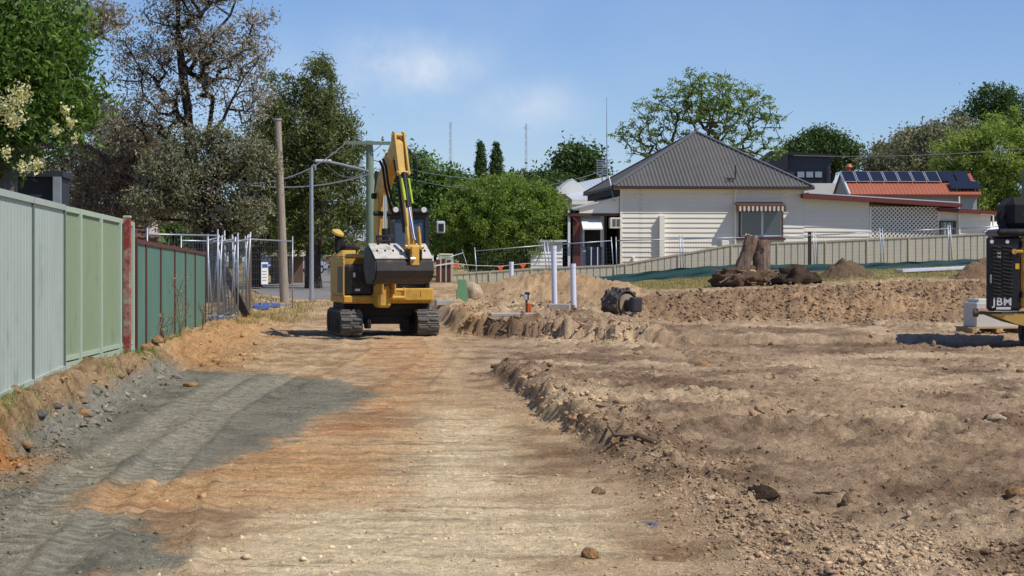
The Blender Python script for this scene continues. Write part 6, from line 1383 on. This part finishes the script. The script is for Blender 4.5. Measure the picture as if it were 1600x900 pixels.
SP1 = soilmat('pile_soil', None, [(0, lin(118, 98, 78)), (1, lin(118, 98, 78))], 1.0); SP2 = soilmat('pile_soil_b', None, [(0, lin(146, 120, 92)), (1, lin(146, 120, 92))], 1.0)
pile('lumpy dark soil pile with weeds beside the root clump', 1318, 60, 1.0, .8, .52, 2, SP1); pile('brown soil pile beside the rear door of the black machine', 1545, 57, 1.2, 1.0, .62, 3, SP2)
# white sheet on the ground
a = at(1462, 424, 62); ws = link('white_board', MB().cbox((0, 0, .06), (2.5, .5, .1), .01).build('white_board', PVC, data=True), None, (a.x, a.y, gz(a.x, a.y) + .02), (0, R(-2.5), R(12))); tag(ws, 'long white board lying on the soil in front of the silt fence', 'board')
# concrete pit on a pallet
D5 = 39.0; a = at(1533, 515, D5); pz_ = gz(a.x, a.y)
pal = empty('timber_pallet', (a.x + .18, a.y, pz_ - .01), .12, 'timber pallet under the pale concrete pit', 'pallet'); PAL = mat('pallet_wood', lin(186, 154, 108), .85, 0, .2, 4, .3, 30)
for i in range(3):
    m = MB(); m.cbox((-.5 + .5 * i, 0, .045), (.09, .95, .085), .006); m.build('bearer', PAL, pal)
for i in range(6):
    m = MB(); m.cbox((0, -.42 + .168 * i, .1), (1.15, .11, .022), .004); m.build('deck_board', PAL, pal)
PITC = mat('pit_concrete', lin(206, 204, 196), .75, 0, .06, 3, dirt=lin(180, 172, 158), dirt_amt=.15)
pit = empty('concrete_pit', (a.x + .18, a.y, pz_ + .1), .12, 'pale square concrete pit with a stepped lid on the timber pallet', 'concrete pit')
m = MB(); m.cbox((0, 0, .25), (.86, .74, .5), .015); m.build('box', PITC, pit); m = MB(); m.cbox((-.06, .0, .535), (.6, .6, .07), .012); m.build('lid', PITC, pit)
m = MB(); m.box((-.2, -.373, .36), (.3, .006, .05)); m.box((-.18, -.373, .29), (.22, .006, .02)); m.build('stencil', mat('stencil_red', lin(206, 150, 138), .8), pit)
m = MB(); m.tube([(.3, -.39, .22), (.3, -.36, .22)], .05, 12); m.build('lifting_hole', DARKIN, pit)
# sticks on the soil
STK = mat('stick_wood', lin(118, 96, 74), .9, 0, .25, 8, .5, 30)
def stick(label, pts, r):
    P = []; 
    for px, py in pts: d = gd(py, .05); x = X(px, d); P.append(Vector((x, d, gz(x, d) + r * 1.2)))
    o = link('stick', MB().tube(P, [r * .7] + [r] * (len(P) - 2) + [r * .9], 7).build('stick', STK, data=True)); tag(o, label, 'stick')
stick('thick broken stick lying across the trench edge', [(955, 706), (975, 705), (1000, 710), (1030, 714)], .028); stick('forked twig lying beside the thick broken stick', [(950, 690), (962, 703), (985, 708)], .016); stick('long thin twig lying near the dark root clod', [(1270, 766), (1300, 768), (1345, 772)], .009); stick('short stick near the start of the trench', [(926, 652), (938, 660), (946, 662)], .022)
# ------------------------------------------------------------------ grass
LG = leafmat('dry_grass', lin(136, 122, 72), lin(192, 176, 122), .3); LGG = leafmat('green_grass', lin(76, 102, 40), lin(132, 156, 66), .35)
def grass(name, label, x, y, h, wd, mt, seed):
    r = np.random.default_rng(seed); n = len(x); z = ground_h(x, y) - .01; b = np.stack([x, y, z], 1); hh = h * r.uniform(.4, 1.2, n); t = b + np.stack([r.normal(size=n) * hh * .35, r.normal(size=n) * hh * .35, hh], 1)
    a = r.uniform(0, 3.14, n); s = np.stack([np.cos(a), np.sin(a), np.zeros(n)], 1) * wd; V = np.stack([b - s, b + s, t], 1).reshape(-1, 3)
    o = link(name, np_mesh(name, V, np.arange(3 * n).reshape(-1, 3), mt)); tag(o, label, 'grass', kind='stuff')
r = np.random.default_rng(1); x = r.uniform(1.8, 19, 60000); y = r.uniform(56.5, 71, 60000); k = (fbm(x * .6, y * .6, 5, 3) > .36) & (y > 57.5 + 1.2 * fbm(x, y, 8, 3)); grass('dry_grass', 'dry yellow-green grass strip in front of the silt fence', x[k], y[k], .075, .012, LG, 2)
def tuft(cx, cy, n, sx, sy): return r.normal(size=n) * sx + cx, r.normal(size=n) * sy + cy
xs, ys_ = [], []
for (y0, n) in ((16.2, 260), (15.2, 200), (17.3, 90), (22.8, 220), (25.0, 260), (26.0, 500), (27.6, 250), (31, 500), (33.5, 200), (40, 200), (19.4, 180), (14.2, 250)):
    a_, b_ = tuft(float(fence_x(y0)) + .16, y0, n, .07, .28); xs.append(a_); ys_.append(b_)
x = np.concatenate(xs); y = np.concatenate(ys_); grass('green_grass', 'tufts of green grass along the foot of the left fences', x, y, .085, .0035, LGG, 3)
xs, ys_ = [], []
for i in range(60):
    a_, b_ = tuft(r.uniform(-8.2, -5.6), r.uniform(44, 58), 60, .25, .4); xs.append(a_); ys_.append(b_)
x = np.concatenate(xs); y = np.concatenate(ys_); grass('weeds', 'straggly dry weeds around the leaning fence panels', x, y, .16, .01, LG, 4)
for i, (px, d, n, hh) in enumerate(((262, 31.5, 90, 1.0), (300, 36, 40, .6), (236, 29, 60, .5))):
    x0 = X(px, d) + .2; rr = np.random.default_rng(i + 80); root = empty('tall_weed', (x0, d, gz(x0, d) - .02), 0, ['tallest dry seeding weed against the dark green fence', 'thin dry weed at the far end of the dark green fence', 'low leafy weed beside the maroon post'][i], 'weed')
    m = MB()
    for j in range(7): m.tube([(0, 0, 0), (rr.normal() * .06, rr.normal() * .06, hh * .5), (rr.normal() * .14, rr.normal() * .12, hh * rr.uniform(.7, 1))], .005, 4)
    m.build('stem', STK, root); C = np.stack([rr.normal(size=n) * .1, rr.normal(size=n) * .1, rr.uniform(.1, 1, n) * hh], 1); V, Fq = leaves(C, .07, .015, rr, .5); link('seed_heads', np_mesh('seed_heads', V, Fq, LG), root)['kind'] = 'stuff'
